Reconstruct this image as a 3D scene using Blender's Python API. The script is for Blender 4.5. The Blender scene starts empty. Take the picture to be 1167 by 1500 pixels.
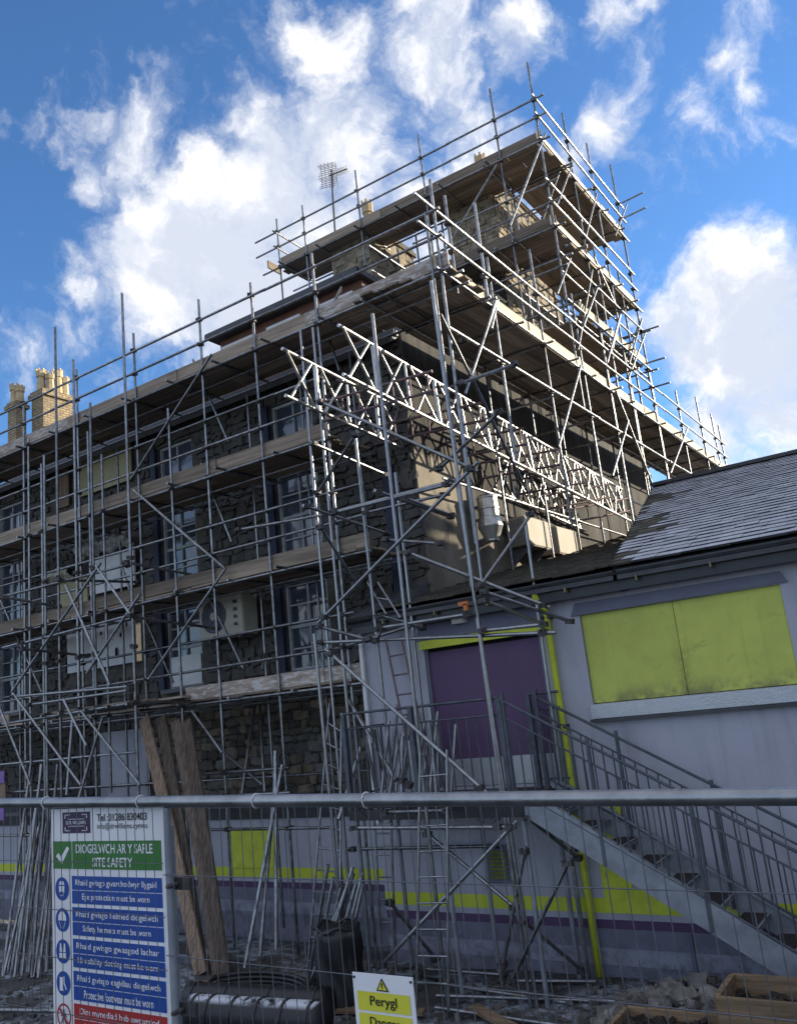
import bpy, bmesh, math, random
from mathutils import Vector, Matrix, Quaternion
random.seed(7)
S = bpy.context.scene
C = S.collection
# ------------------------------------------------------------ camera, light, exposure
cam_d = bpy.data.cameras.new('camera'); cam = bpy.data.objects.new('camera', cam_d); C.objects.link(cam)
cam_d.sensor_fit = 'HORIZONTAL'; cam_d.sensor_width = 36.0; cam_d.lens = 38.18
cam_d.clip_start = 0.05; cam_d.clip_end = 2000
cam.matrix_world = Matrix(((0.8237943, 0.2110856, 0.5261234, 0.0000000), (0.5570063, -0.1288591, -0.8204507, 0.0000000), (-0.1053896, 0.9689366, -0.2237294, 3.4700000), (0.0000000, 0.0000000, 0.0000000, 1.0000000)))
S.camera = cam
SUN_AZ, SUN_EL = math.radians(36.0), math.radians(14.5)      # azimuth from +Y towards +X
sd = Vector((math.sin(SUN_AZ)*math.cos(SUN_EL), math.cos(SUN_AZ)*math.cos(SUN_EL), math.sin(SUN_EL)))
sun_d = bpy.data.lights.new('sun', 'SUN'); sun = bpy.data.objects.new('sun', sun_d); C.objects.link(sun)
sun_d.energy = 3.0; sun_d.angle = math.radians(0.5); sun_d.color = (1.0, 0.88, 0.68)
sun.rotation_euler = sd.to_track_quat('Z', 'Y').to_euler()
sun.location = (10, 40, 40)
S.view_settings.view_transform = 'Standard'; S.view_settings.look = 'None'
S.view_settings.gamma = 1.0; S.view_settings.use_curve_mapping = False
S.view_settings.exposure = 1.5
W = bpy.data.worlds.new('World'); S.world = W; W.use_nodes = True

class NT:
    def __init__(s, tree): s.t = tree; s.n = tree.nodes; s.l = tree.links
    def new(s, typ, ins=None, **kw):
        nd = s.n.new(typ)
        for k, v in kw.items(): setattr(nd, k, v)
        for k, v in (ins or {}).items():
            if hasattr(v, 'is_output'): s.l.new(v, nd.inputs[k])
            else: nd.inputs[k].default_value = v
        return nd
    def math(s, op, a, b=0.0, clamp=False):
        return s.new('ShaderNodeMath', {0: a, 1: b}, operation=op, use_clamp=clamp).outputs[0]
    def mix(s, f, a, b, mode='MIX'):
        nd = s.new('ShaderNodeMix', data_type='RGBA', blend_type=mode)
        for i, v in ((0, f), (6, a), (7, b)):
            if hasattr(v, 'is_output'): s.l.new(v, nd.inputs[i])
            else: nd.inputs[i].default_value = v if i == 0 else (tuple(v)+(1,))[:4]
        return nd.outputs[2]
    def noise(s, vec, scale, detail=4, rough=.55, dist=0.0):
        nd = s.new('ShaderNodeTexNoise', {'Scale': scale, 'Detail': detail, 'Roughness': rough, 'Distortion': dist})
        if vec is not None: s.l.new(vec, nd.inputs['Vector'])
        return nd.outputs['Fac']
    def ramp(s, f, a, b, o0=0.0, o1=1.0, smooth=True):
        return s.new('ShaderNodeMapRange', {0: f, 1: a, 2: b, 3: o0, 4: o1}, interpolation_type='SMOOTHSTEP' if smooth else 'LINEAR').outputs[0]

w = NT(W.node_tree); w.n.clear()
sky = w.new('ShaderNodeTexSky', sky_type='NISHITA', sun_disc=False, sun_elevation=SUN_EL, sun_rotation=SUN_AZ, altitude=20.0, air_density=1.0, dust_density=0.15, ozone_density=6.0)
bg1 = w.new('ShaderNodeBackground', {0: sky.outputs[0], 1: 0.09})
dirv = w.new('ShaderNodeTexCoord').outputs['Generated']
CLOUDS = [(-0.6014, 0.5169, 0.6092, 0.0673, 0.85), (-0.5728, 0.5207, 0.6330, 0.0351, 0.65), (-0.6523, 0.5038, 0.5663, 0.0428, 0.65), (-0.5922, 0.5984, 0.5396, 0.1231, 1.05), (-0.5231, 0.6353, 0.5681, 0.1119, 1.05), (-0.6412, 0.5905, 0.4901, 0.1129, 1.00), (-0.5860, 0.6502, 0.4835, 0.1305, 1.10), (-0.4997, 0.6946, 0.5176, 0.1303, 1.00), (-0.4421, 0.6589, 0.6086, 0.1102, 0.92), (-0.4328, 0.6090, 0.6647, 0.0743, 0.75), (-0.3471, 0.6603, 0.6659, 0.0988, 0.82), (-0.2689, 0.6943, 0.6675, 0.0765, 0.68), (-0.3437, 0.7113, 0.6130, 0.0947, 0.75), (-0.4260, 0.7055, 0.5664, 0.0976, 0.85), (-0.2901, 0.7699, 0.5684, 0.0699, 0.60), (-0.2024, 0.7891, 0.5800, 0.0571, 0.75), (-0.2497, 0.7861, 0.5655, 0.0474, 0.60), (-0.1645, 0.7399, 0.6523, 0.0475, 0.60), (-0.1222, 0.7547, 0.6446, 0.0301, 0.50), (-0.0740, 0.8076, 0.5851, 0.0303, 0.36), (-0.0428, 0.8308, 0.5549, 0.0301, 0.40), (-0.1465, 0.9068, 0.3952, 0.0882, 0.95), (-0.1022, 0.9182, 0.3826, 0.0865, 1.00), (-0.1920, 0.9140, 0.3574, 0.0827, 0.92), (-0.1384, 0.9365, 0.3222, 0.1107, 1.05), (-0.1116, 0.9578, 0.2647, 0.1095, 1.05), (-0.1735, 0.9486, 0.2646, 0.0863, 0.80), (-0.2063, 0.9006, 0.3826, 0.0565, 0.75), (-0.7024, 0.5466, 0.4559, 0.0595, 0.35), (-0.0846, 0.9405, 0.3290, 0.1078, 1.00), (-0.0346, 0.9487, 0.3144, 0.1260, 1.00), (-0.3815, 0.7668, 0.5162, 0.1298, 0.80), (-0.1440, 0.9663, 0.2134, 0.0814, 0.70)]
wn = w.new('ShaderNodeTexNoise', {'Scale': 5.5, 'Detail': 7.0, 'Roughness': .58}); w.l.new(dirv, wn.inputs['Vector'])
wv = w.new('ShaderNodeVectorMath', {0: wn.outputs['Color'], 1: (.5, .5, .5)}, operation='SUBTRACT').outputs[0]
wv = w.new('ShaderNodeVectorMath', {0: wv, 3: 0.17}, operation='SCALE').outputs[0]
wd = w.new('ShaderNodeVectorMath', {0: dirv, 1: wv}, operation='ADD').outputs[0]
acc = None
for (dx, dy, dz, r, wt) in CLOUDS:
    dist = w.new('ShaderNodeVectorMath', {0: wd, 1: (dx, dy, dz)}, operation='DISTANCE').outputs['Value']
    m = w.ramp(dist, r, 0.0, 0.0, wt)
    acc = m if acc is None else w.math('MAXIMUM', w.math('MULTIPLY', w.math('ADD', acc, m), 0.62), w.math('MAXIMUM', acc, m))
f1 = w.noise(wd, 6.0, 10, .62, .25)
f2 = w.noise(wd, 21.0, 8, .62, .2)
bil = w.math('ABSOLUTE', w.math('MULTIPLY', w.math('SUBTRACT', w.noise(wd, 7.5, 7, .58), .5), 3.2))
fb = w.math('ADD', w.math('ADD', w.math('MULTIPLY', f1, 0.55), w.math('MULTIPLY', f2, 0.2)), w.math('MULTIPLY', bil, 0.30))
dens = w.math('ADD', acc, w.math('MULTIPLY', w.math('SUBTRACT', fb, 0.375), 2.8))
# the broken cloud of the view goes on over the rest of the sky
vd = w.new('ShaderNodeVectorMath', {0: dirv, 1: (-0.518, 0.814, 0.263)}, operation='DISTANCE').outputs['Value']
dens = w.math('ADD', dens, w.math('MULTIPLY', w.ramp(vd, .55, 1.0), .55))
alpha = w.ramp(dens, 0.16, 1.10)
alpha = w.math('MULTIPLY', alpha, 0.97)
sh1 = w.ramp(w.math('ADD', w.math('SUBTRACT', 1.12, w.math('MULTIPLY', w.math('ADD', w.math('MULTIPLY', bil, .6), w.math('MULTIPLY', w.noise(wd, 7.0, 6, .6), .5)), 1.05)), w.math('MULTIPLY', dens, 0.10)), 0.50, 0.95)
ccol = w.mix(sh1, (1.0, 0.97, 0.925), (0.53, 0.57, 0.66))
bg2 = w.new('ShaderNodeBackground', {0: ccol, 1: 0.50})
mx = w.new('ShaderNodeMixShader', {0: alpha, 1: bg1.outputs[0], 2: bg2.outputs[0]})
wo = w.new('ShaderNodeOutputWorld'); w.l.new(mx.outputs[0], wo.inputs[0])

# ------------------------------------------------------------ materials
MATS = {}
def mat(name, base, rough=.7, metal=0.0, var=.25, nscale=4.0, stretch=(1, 1, 1), bump=.0, bscale=60.0, spots=None, rnd=.0, spec=.5, extra=None, coat=0):
    """procedural material: base colour broken by noise, optional second colour in blotches, fine relief"""
    m = bpy.data.materials.new(name); m.use_nodes = True; t = NT(m.node_tree)
    b = t.n['Principled BSDF']
    pos = t.new('ShaderNodeNewGeometry').outputs['Position']
    vec = t.new('ShaderNodeMapping', {0: pos, 3: stretch}).outputs[0]
    n1 = t.noise(vec, nscale, 6, .62)
    lo = tuple(c*(1-var) for c in base); hi = tuple(min(1, c*(1+var)) for c in base)
    col = t.mix(t.ramp(n1, .3, .7), lo, hi)
    if spots:
        sc, th, sw, scol = spots
        col = t.mix(t.ramp(t.noise(vec, sc, 7, .65, .4), th, th+sw), col, scol)
    if rnd:
        oi = t.new('ShaderNodeObjectInfo').outputs['Random']
        v = t.ramp(oi, 0, 1, 1-rnd, 1+rnd, False)
        hs = t.new('ShaderNodeHueSaturation', {'Color': col, 'Value': v}); col = hs.outputs[0]
    if extra: col = extra(t, pos, col)
    t.l.new(col, b.inputs['Base Color'])
    b.inputs['Metallic'].default_value = metal
    b.inputs['Specular IOR Level'].default_value = spec
    rr = t.ramp(n1, .25, .75, max(0.02, rough-.1), min(1, rough+.1), False)
    t.l.new(rr, b.inputs['Roughness'])
    if bump:
        bn = t.new('ShaderNodeBump', {'Strength': bump, 'Distance': .01, 'Height': t.noise(vec, bscale, 5, .6)})
        t.l.new(bn.outputs[0], b.inputs['Normal'])
    MATS[name] = m
    return m
steel = mat('galvanised_steel', (.235, .24, .25), .36, .92, .35, 9.0, bump=.15, bscale=90, rnd=.28, spots=(4.0, .57, .10, (.22, .175, .14)))
steel_b = mat('bright_galvanised', (.31, .315, .325), .35, .9, .18, 12.0, rnd=.12, bump=.1)
alu = mat('beam_metal', (.50, .49, .47), .36, .9, .12, 8.0, rnd=.1)
rust = mat('purple_rust_steel', (.17, .12, .13), .6, .4, .35, 14.0, rnd=.2, bump=.2)
coup = mat('coupler_steel', (.085, .078, .078), .6, .5, .4, 20.0)
def wood(n, base, st, var=.35, rnd=.35, spots=None): return mat(n, base, .85, 0, var, 3.0, st, .25, 14.0, spots, rnd, .25)
WS = (7.0, 2.0, .045, (.45, .42, .38))
wood_x = wood('board_wood_along_x', (.27, .215, .165), (.25, 6, 6), spots=(2.2, .60, .15, (.33, .27, .22)))
wood_y = wood('board_wood_along_y', (.27, .215, .165), (6, .25, 6), spots=(2.2, .60, .15, (.33, .27, .22)))
wood_z = wood('plank_wood_upright', (.22, .155, .11), (9, 9, .5), .4, .3)
wood_zd = wood('weathered_plank_upright', (.12, .09, .07), (9, 9, .5), .45, .3)
wood_pale = wood('pale_toe_board', (.74, .65, .48), (6, .3, 6), .15, .10)
wood_mott = mat('mottled_board', (.36, .29, .24), .85, 0, .3, 3.0, (1, 4, 4), .4, 20, (6.0, .52, .06, (.52, .50, .48)), .2)
wood_new = wood('crate_timber', (.24, .165, .10), (.6, 6, 9), .35, .12)
def dark_top_extra(t, pos, col):
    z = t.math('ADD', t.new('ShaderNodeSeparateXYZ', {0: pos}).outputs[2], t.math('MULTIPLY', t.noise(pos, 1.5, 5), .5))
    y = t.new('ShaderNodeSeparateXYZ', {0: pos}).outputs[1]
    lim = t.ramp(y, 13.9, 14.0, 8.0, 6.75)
    f = t.ramp(t.math('SUBTRACT', z, lim), 0.0, .12)  # dark tone above a wavering height that drops beyond the corner bay
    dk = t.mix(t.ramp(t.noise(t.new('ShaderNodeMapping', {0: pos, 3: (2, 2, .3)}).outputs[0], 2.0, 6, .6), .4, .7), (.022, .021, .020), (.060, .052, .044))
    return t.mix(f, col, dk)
render_d = mat('stained_dark_top_render', (.20, .175, .14), .9, 0, .4, .9, (1, 1, .6), .4, 25, (1.1, .50, .16, (.085, .078, .07)), extra=dark_top_extra)
mortar = mat('dark_mortar', (.10, .09, .078), .95, 0, .4, 3.0, bump=.6, bscale=20)
stoneA = mat('rubble_stone_brown', (.14, .115, .085), .9, 0, .35, 5.0, bump=.6, bscale=25, rnd=.6)
stoneB = mat('rubble_stone_grey', (.11, .105, .098), .9, 0, .35, 5.0, bump=.6, bscale=25, rnd=.45)
slate_d = mat('dark_roof_slate', (.06, .062, .068), .6, 0, .3, 3.0, rnd=.2)
def frost_extra(t, pos, col):
    nz = t.new('ShaderNodeSeparateXYZ', {0: t.new('ShaderNodeNewGeometry').outputs['True Normal']}).outputs[2]
    return t.mix(t.ramp(nz, .55, .85), (.028, .029, .034), col)
slate_f = mat('frosted_slate', (.50, .505, .545), .75, 0, .15, 2.5, bump=.3, bscale=30, rnd=.09, spots=(7.0, .66, .1, (.30, .30, .33)), extra=frost_extra)
slate_m = mat('mossy_slate', (.075, .066, .05), .85, 0, .45, 3.0, bump=.5, bscale=20, rnd=.35, spots=(3.0, .55, .12, (.15, .115, .07)))
brick_y = mat('yellow_brick', (.40, .31, .19), .9, 0, .2, 5.0, spots=(1.2, .55, .2, (.25, .19, .13)))
def brick_extra(t, pos, col):
    sx = t.new('ShaderNodeSeparateXYZ', {0: pos}); u = t.math('ADD', sx.outputs[0], sx.outputs[1])
    v = t.new('ShaderNodeCombineXYZ', {0: u, 1: sx.outputs[2]}).outputs[0]
    bt = t.new('ShaderNodeTexBrick', {'Vector': v, 'Scale': 1.0, 'Mortar Size': .012, 'Brick Width': .225, 'Row Height': .085})
    return t.mix(bt.outputs['Fac'], col, (.13, .115, .09))
brick_w = mat('chimney_brickwork', (.37, .28, .165), .9, 0, .35, 6.0, bump=.3, bscale=20, extra=brick_extra)
chim_st = mat('weathered_chimney_stone', (.30, .25, .18), .9, 0, .4, 5.0, bump=.6, bscale=20, spots=(1.5, .5, .2, (.12, .10, .08)))
pot_m = mat('buff_clay_pot', (.55, .42, .24), .8, 0, .2, 6.0, rnd=.15)
lime_c, purp_c, grey_c, grey2_c = (.60, .66, .055), (.11, .058, .135), (.44, .44, .505), (.195, .20, .26)
def stain(t, pos, col, k=.3):
    n = t.noise(t.new('ShaderNodeMapping', {0: pos, 3: (3.0, 3.0, .35)}).outputs[0], 1.6, 6, .6)
    return t.mix(t.math('MULTIPLY', t.ramp(n, .5, .75), k), col, (.10, .10, .12))
def band_extra(t, pos, col):
    z = t.new('ShaderNodeSeparateXYZ', {0: pos}).outputs[2]
    wob = t.math('ADD', z, t.math('MULTIPLY', t.math('SUBTRACT', t.noise(pos, 9.0), .5), .012))
    def band(col, z0, z1, c):
        f = t.math('MULTIPLY', t.math('GREATER_THAN', wob, z0), t.math('LESS_THAN', wob, z1))
        return t.mix(f, col, c)
    col = band(col, -1, .60, grey2_c); col = band(col, .74, .91, lime_c)
    col = band(col, .56, .665, purp_c); col = band(col, .15, .34, (.32, .33, .41))
    splash = t.math('MULTIPLY', t.ramp(z, .9, .05), t.ramp(t.noise(pos, 5.0, 7, .7), .42, .62))
    col = t.mix(t.math('MULTIPLY', splash, .6), col, (.085, .08, .075))
    return stain(t, pos, col)
grey_wall = mat('painted_grey_render', grey_c, .85, 0, .07, 1.2, bump=.25, bscale=45, extra=band_extra)
grey_up = mat('grey_render_plain', grey_c, .85, 0, .08, 1.2, bump=.25, bscale=45, extra=stain)
grey_dk = mat('slate_grey_paint', (.15, .155, .21), .7, 0, .12, 2.0, bump=.2)
def grime_low(t, pos, col):
    z = t.new('ShaderNodeSeparateXYZ', {0: pos}).outputs[2]
    x = t.new('ShaderNodeSeparateXYZ', {0: pos}).outputs[0]
    jn = t.math('ABSOLUTE', t.math('ADD', x, 2.959))
    js = t.math('MULTIPLY', t.ramp(jn, .13, .0), t.math('MULTIPLY', t.ramp(z, 4.5, 3.2), t.ramp(t.noise(pos, 11.0, 6, .7), .38, .6)))
    col = t.mix(t.math('MULTIPLY', js, .55), col, (.15, .14, .05))
    run = t.ramp(t.noise(t.new('ShaderNodeMapping', {0: pos, 3: (9, 9, .5)}).outputs[0], 1.0, 5, .6), .55, .75)
    col = t.mix(t.math('MULTIPLY', run, .28), col, (.26, .28, .06))
    f = t.math('MULTIPLY', t.ramp(z, 3.48, 3.24), t.ramp(t.noise(pos, 4.0, 6, .65), .40, .60))
    g = t.math('MULTIPLY', t.ramp(t.noise(pos, 3.0, 7, .7, .6), .56, .74), .5)
    col = t.mix(g, col, (.24, .28, .07))
    return t.mix(t.math('MULTIPLY', f, .75), col, (.17, .165, .08))
lime_bd = mat('lime_painted_board', (.56, .60, .125), .7, 0, .09, 2.5, bump=.15, bscale=30, rnd=.06, extra=grime_low)
lime = mat('lime_paint', lime_c, .6, 0, .12, 4.0, bump=.1, spots=(5.0, .63, .1, (.25, .28, .06)))
purple = mat('purple_paint', purp_c, .6, 0, .12, 2.0, bump=.1)
lilac = mat('lilac_paint', (.23, .12, .38), .6, 0, .12, 3.0)
def checker(t, pos, col):
    ch = t.new('ShaderNodeTexWave', {'Vector': t.new('ShaderNodeMapping', {0: pos, 2: (0, .78, 0), 3: (1, 1, 1)}).outputs[0], 'Scale': 14.0, 'Distortion': 0.6})
    return t.mix(t.ramp(ch.outputs['Fac'], .4, .7), col, (.62, .63, .66))
chk = mat('chequer_plate', (.40, .41, .43), .4, .7, .15, 8.0, extra=checker, bump=.3, bscale=40)
black_pl = mat('black_plastic', (.018, .018, .02), .45, 0, .3, 4.0)
frost_pl = mat('frosted_black_pipe', (.016, .016, .018), .5, 0, .3, 3.0, extra=lambda t, pos, col: t.mix(t.math('MULTIPLY', t.ramp(t.new('ShaderNodeSeparateXYZ', {0: t.new('ShaderNodeNewGeometry').outputs['Normal']}).outputs[2], .72, .95), t.ramp(t.noise(pos, 6.0, 6, .7), .38, .55)), col, (.62, .64, .70)))
gutter_m = mat('black_gutter', (.022, .022, .026), .4, 0, .3, 4.0)
white_p = mat('white_paint', (.74, .74, .75), .6, 0, .08, 4.0)
white_b = mat('dirty_white_board', (.66, .67, .69), .7, 0, .12, 2.5, spots=(3.2, .66, .03, (.06, .055, .05)))
cream = mat('cream_casing', (.52, .50, .42), .6, 0, .12, 3.0)
tarp = mat('crumpled_white_sheet', (.55, .57, .58), .7, 0, .3, 6.0, bump=.8, bscale=15, spots=(3.0, .58, .1, (.22, .30, .28)))
yell_b = mat('yellowed_board', (.42, .38, .22), .8, 0, .2, 1.5)
blue_p = mat('navy_paint', (.012, .018, .048), .6, 0, .3, 3.0)
frame_m = mat('weathered_white_frame', (.40, .42, .44), .7, 0, .15, 5.0)
glass = mat('window_glass', (.06, .075, .105), .06, 0, .3, 1.5, spec=1.0)
glass_l = mat('pale_curtained_glass', (.36, .38, .40), .15, 0, .2, 2.0, spec=.8)
darkin = mat('dark_interior', (.012, .012, .013), .9)
red_wood = mat('red_brown_fascia', (.16, .075, .05), .7, 0, .2, 4.0)
lead = mat('lead_grey', (.11, .11, .12), .6, 0, .25, 3.0)
cream_d = mat('dirty_cream_casing', (.33, .30, .235), .7, 0, .2, 3.0)
vent_m = mat('faded_lime_slat', (.27, .29, .06), .7, 0, .2, 8.0)
duct_m = mat('duct_metal', (.58, .57, .54), .42, .75, .2, 6.0, bump=.2)
orange = mat('orange_cap', (.55, .16, .03), .5)
sgn_w, sgn_b, sgn_g, sgn_r, sgn_y, sgn_k, sgn_p = (mat(n, c, .45, 0, .05, 3.0) for n, c in (('sign_white', (.84, .83, .86)), ('sign_blue', (.015, .075, .36)), ('sign_green', (.045, .20, .035)), ('sign_red', (.45, .03, .03)), ('sign_yellow', (.72, .68, .06)), ('sign_black', (.015, .015, .02)), ('sign_purple', (.045, .018, .075))))
def ground_extra(t, pos, col):
    fr = t.math('MULTIPLY', t.ramp(t.noise(pos, 1.3, 8, .68, .5), .46, .58), t.ramp(t.noise(pos, 9.0, 6, .7), .35, .6))
    return t.mix(t.math('MULTIPLY', fr, .85), col, (.36, .40, .47))
ground_m = mat('frosty_yard_ground', (.062, .060, .058), .9, 0, .4, 2.5, bump=.8, bscale=12, extra=ground_extra)
road_m = mat('asphalt', (.05, .05, .052), .9, 0, .25, 6.0, bump=.5, bscale=60)
gravel_m = mat('rubble_bits', (.13, .12, .11), .9, 0, .5, 6.0, rnd=.4)
brk_m = mat('dull_yellow_bracket', (.20, .19, .10), .7, 0, .3, 8.0)
soil = mat('dark_soil', (.035, .028, .022), .95, 0, .4, 8.0, bump=.8)

# ------------------------------------------------------------ helpers
WL = {}                                                      # world location of every parent object
def put(o, parent, loc, rot=None, scale=None):
    C.objects.link(o)
    loc = Vector(loc); WL[o] = loc
    if parent is not None: o.parent = parent; o.location = loc - WL[parent]
    else: o.location = loc
    if rot is not None: o.rotation_mode = 'QUATERNION'; o.rotation_quaternion = rot
    if scale is not None: o.scale = scale
    return o
def tag(o, label=None, cat=None, group=None, kind=None):
    for k, v in (('label', label), ('category', cat), ('group', group), ('kind', kind)):
        if v: o[k] = v
    return o
def thing(name, label, cat, loc, group=None):
    o = bpy.data.objects.new(name, None); o.empty_display_size = .2
    put(o, None, loc); return tag(o, label, cat, group)
def mesh_of(bm, name, m, smooth=False):
    me = bpy.data.meshes.new(name); bmesh.ops.recalc_face_normals(bm, faces=bm.faces[:]); bm.to_mesh(me); bm.free()
    for mm in (m if isinstance(m, (list, tuple)) else [m]): me.materials.append(mm)
    if smooth:
        for p in me.polygons: p.use_smooth = True
    return me
def obj(name, bm, m, parent=None, org=None, smooth=False, kind=None):
    """bm holds world coordinates; the object's origin is put at org"""
    if org is None: org = WL[parent] if parent is not None else (0, 0, 0)
    bmesh.ops.translate(bm, verts=bm.verts[:], vec=-Vector(org))
    o = bpy.data.objects.new(name, mesh_of(bm, name, m, smooth)); put(o, parent, org)
    if kind: o['kind'] = kind
    return o
CYL = {}
def unit_cyl(m, n=10):
    k = (m.name, n)
    if k not in CYL:
        bm = bmesh.new(); bmesh.ops.create_cone(bm, cap_ends=True, segments=n, radius1=1, radius2=1, depth=1)
        me = mesh_of(bm, 'tube', m)
        for p in me.polygons: p.use_smooth = abs(p.normal.z) < .5
        CYL[k] = me
    return CYL[k]
BOX = {}
def unit_box(m):
    if m.name not in BOX:
        bm = bmesh.new(); bmesh.ops.create_cube(bm, size=1); BOX[m.name] = mesh_of(bm, 'board', m)
    return BOX[m.name]
def tube(name, a, b, parent, m=None, r=.0242, n=10):
    m = m or steel
    a, b = Vector(a), Vector(b); d = b-a
    o = bpy.data.objects.new(name, unit_cyl(m, n))
    return put(o, parent, (a+b)/2, d.to_track_quat('Z', 'Y'), (r, r, d.length))
def box(name, c, s, m, parent, rot=None):
    return put(bpy.data.objects.new(name, unit_box(m)), parent, c, rot, s)
def bb(name, x0, x1, y0, y1, z0, z1, m, parent, rot=None):
    return box(name, ((x0+x1)/2, (y0+y1)/2, (z0+z1)/2), (abs(x1-x0), abs(y1-y0), abs(z1-z0)), m, parent, rot)
def add_box(bm, c, s, rot=None):
    M4 = Matrix.Translation(c) @ (rot.to_matrix().to_4x4() if rot else Matrix()) @ Matrix.Diagonal((*s, 1))
    return bmesh.ops.create_cube(bm, size=1, matrix=M4)
def add_cyl(bm, a, b, r, n=8, r2=None):
    a, b = Vector(a), Vector(b); d = b-a
    M4 = Matrix.Translation((a+b)/2) @ d.to_track_quat('Z', 'Y').to_matrix().to_4x4()
    bmesh.ops.create_cone(bm, cap_ends=True, segments=n, radius1=r, radius2=r if r2 is None else r2, depth=d.length, matrix=M4)
def add_poly(bm, pts):
    return bm.faces.new([bm.verts.new(p) for p in pts])
def add_prism(bm, pts, vec):
    a = [bm.verts.new(p) for p in pts]; b = [bm.verts.new(Vector(p)+Vector(vec)) for p in pts]
    bm.faces.new(a); bm.faces.new(b[::-1])
    for i in range(len(a)): bm.faces.new((a[i], b[i], b[(i+1) % len(a)], a[(i+1) % len(a)]))
def add_pipe(bm, pts, r, n=8):
    """bent round tube through pts"""
    pts = [Vector(p) for p in pts]; rings = []
    up = Vector((0, 0, 1))
    for i, p in enumerate(pts):
        d = (pts[min(i+1, len(pts)-1)]-pts[max(i-1, 0)]).normalized()
        u = d.cross(up if abs(d.z) < .95 else Vector((1, 0, 0))).normalized(); v = d.cross(u)
        rings.append([bm.verts.new(p+r*(math.cos(2*math.pi*k/n)*u+math.sin(2*math.pi*k/n)*v)) for k in range(n)])
    for A, B in zip(rings, rings[1:]):
        for k in range(n): bm.faces.new((A[k], A[(k+1) % n], B[(k+1) % n], B[k]))
    bm.faces.new(rings[0][::-1]); bm.faces.new(rings[-1])
def couplers(pts, parent, m=None):
    bm = bmesh.new(); rr = random.Random(3)
    for p in pts:
        q = Quaternion((rr.uniform(-1, 1), rr.uniform(-1, 1), rr.uniform(-1, 1)), rr.uniform(-.4, .4))
        add_box(bm, Vector(p)+Vector((0, -.012, 0)), (.095, .095, .062), q)
        add_box(bm, Vector(p)+Vector((rr.uniform(-.05, .05), -.055, rr.uniform(-.03, .03))), (.025, .06, .025), q)
    return obj('coupler', bm, m or coup, parent, kind='stuff')
def add_text(name, txt, c, height, m, parent, width=None, rot=None, bold=0.0, sx=1.0):
    """flat lettering facing -Y; c is its centre"""
    cu = bpy.data.curves.new(name, 'FONT'); cu.body = txt; cu.align_x = 'CENTER'; cu.align_y = 'CENTER'; cu.size = 1; cu.resolution_u = 3
    cu.offset = bold; cu.extrude = 0
    tmp = bpy.data.objects.new(name, cu); C.objects.link(tmp)
    dg = bpy.context.evaluated_depsgraph_get(); dg.update()
    me = bpy.data.meshes.new_from_object(tmp.evaluated_get(dg)); bpy.data.objects.remove(tmp)
    xs = [v.co.x for v in me.vertices]; ys = [v.co.y for v in me.vertices]
    cx, cy = (min(xs)+max(xs))/2, (min(ys)+max(ys))/2
    k = height/(max(ys)-min(ys)); kx = width/(max(xs)-min(xs)) if width else k*sx
    q = rot or Quaternion()
    for v in me.vertices: v.co = q @ Vector(((v.co.x-cx)*kx, 0, (v.co.y-cy)*k))
    me.materials.clear(); me.materials.append(m)
    o = bpy.data.objects.new(name, me); return put(o, parent, c)
def rect_cut(rects, x0, x1, z0, z1):
    xs = sorted({x0, x1, *[max(x0, min(x1, v)) for r in rects for v in r[:2]]}); zs = sorted({z0, z1, *[max(z0, min(z1, v)) for r in rects for v in r[2:]]})
    out = []
    for a, b in zip(xs, xs[1:]):
        for c, d in zip(zs, zs[1:]):
            cx, cz = (a+b)/2, (c+d)/2
            if not any(r[0] < cx < r[1] and r[2] < cz < r[3] for r in rects): out.append((a, b, c, d))
    return out
def wall_y(rects, x0, x1, z0, z1, y, depth):
    """wall facing -Y at y with rectangular openings and reveals of the given depth"""
    bm = bmesh.new()
    for a, b, c, d in rect_cut(rects, x0, x1, z0, z1): add_poly(bm, [(a, y, c), (b, y, c), (b, y, d), (a, y, d)])
    for a, b, c, d in rects:
        add_poly(bm, [(a, y, c), (a, y+depth, c), (a, y+depth, d), (a, y, d)]); add_poly(bm, [(b, y, c), (b, y+depth, c), (b, y+depth, d), (b, y, d)])
        add_poly(bm, [(a, y, c), (b, y, c), (b, y+depth, c), (a, y+depth, c)]); add_poly(bm, [(a, y, d), (b, y, d), (b, y+depth, d), (a, y+depth, d)])
    bmesh.ops.remove_doubles(bm, verts=bm.verts[:], dist=.0005)
    return bm
# ------------------------------------------------------------ ground
def grid_sheet(x0, x1, y0, y1, nx, ny, fz):
    bm = bmesh.new(); V = [[bm.verts.new((x0+(x1-x0)*i/nx, y0+(y1-y0)*j/ny, fz(x0+(x1-x0)*i/nx, y0+(y1-y0)*j/ny))) for i in range(nx+1)] for j in range(ny+1)]
    for j in range(ny):
        for i in range(nx): bm.faces.new((V[j][i], V[j][i+1], V[j+1][i+1], V[j+1][i]))
    return bm
def gz(x, y):
    h = .05*math.sin(x*1.7+y*.9)+.03*math.sin(x*3.1-y*2.3)
    base = 1.2*max(0, min(1, (5.6-y)/2.6))
    return base+(h*.5 if y > 5.5 else 0)
ground = obj('yard_ground', grid_sheet(-26, 14, 2.6, 10.9, 120, 40, gz), ground_m, kind='structure', smooth=True)
obj('far_ground', grid_sheet(-400, 400, -400, 400, 2, 2, lambda x, y: -.35), ground_m, kind='structure')
obj('pavement', grid_sheet(-26, 14, -12, 2.6, 20, 8, lambda x, y: 1.2), road_m, kind='structure')
rg = random.Random(5); bm = bmesh.new()
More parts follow.
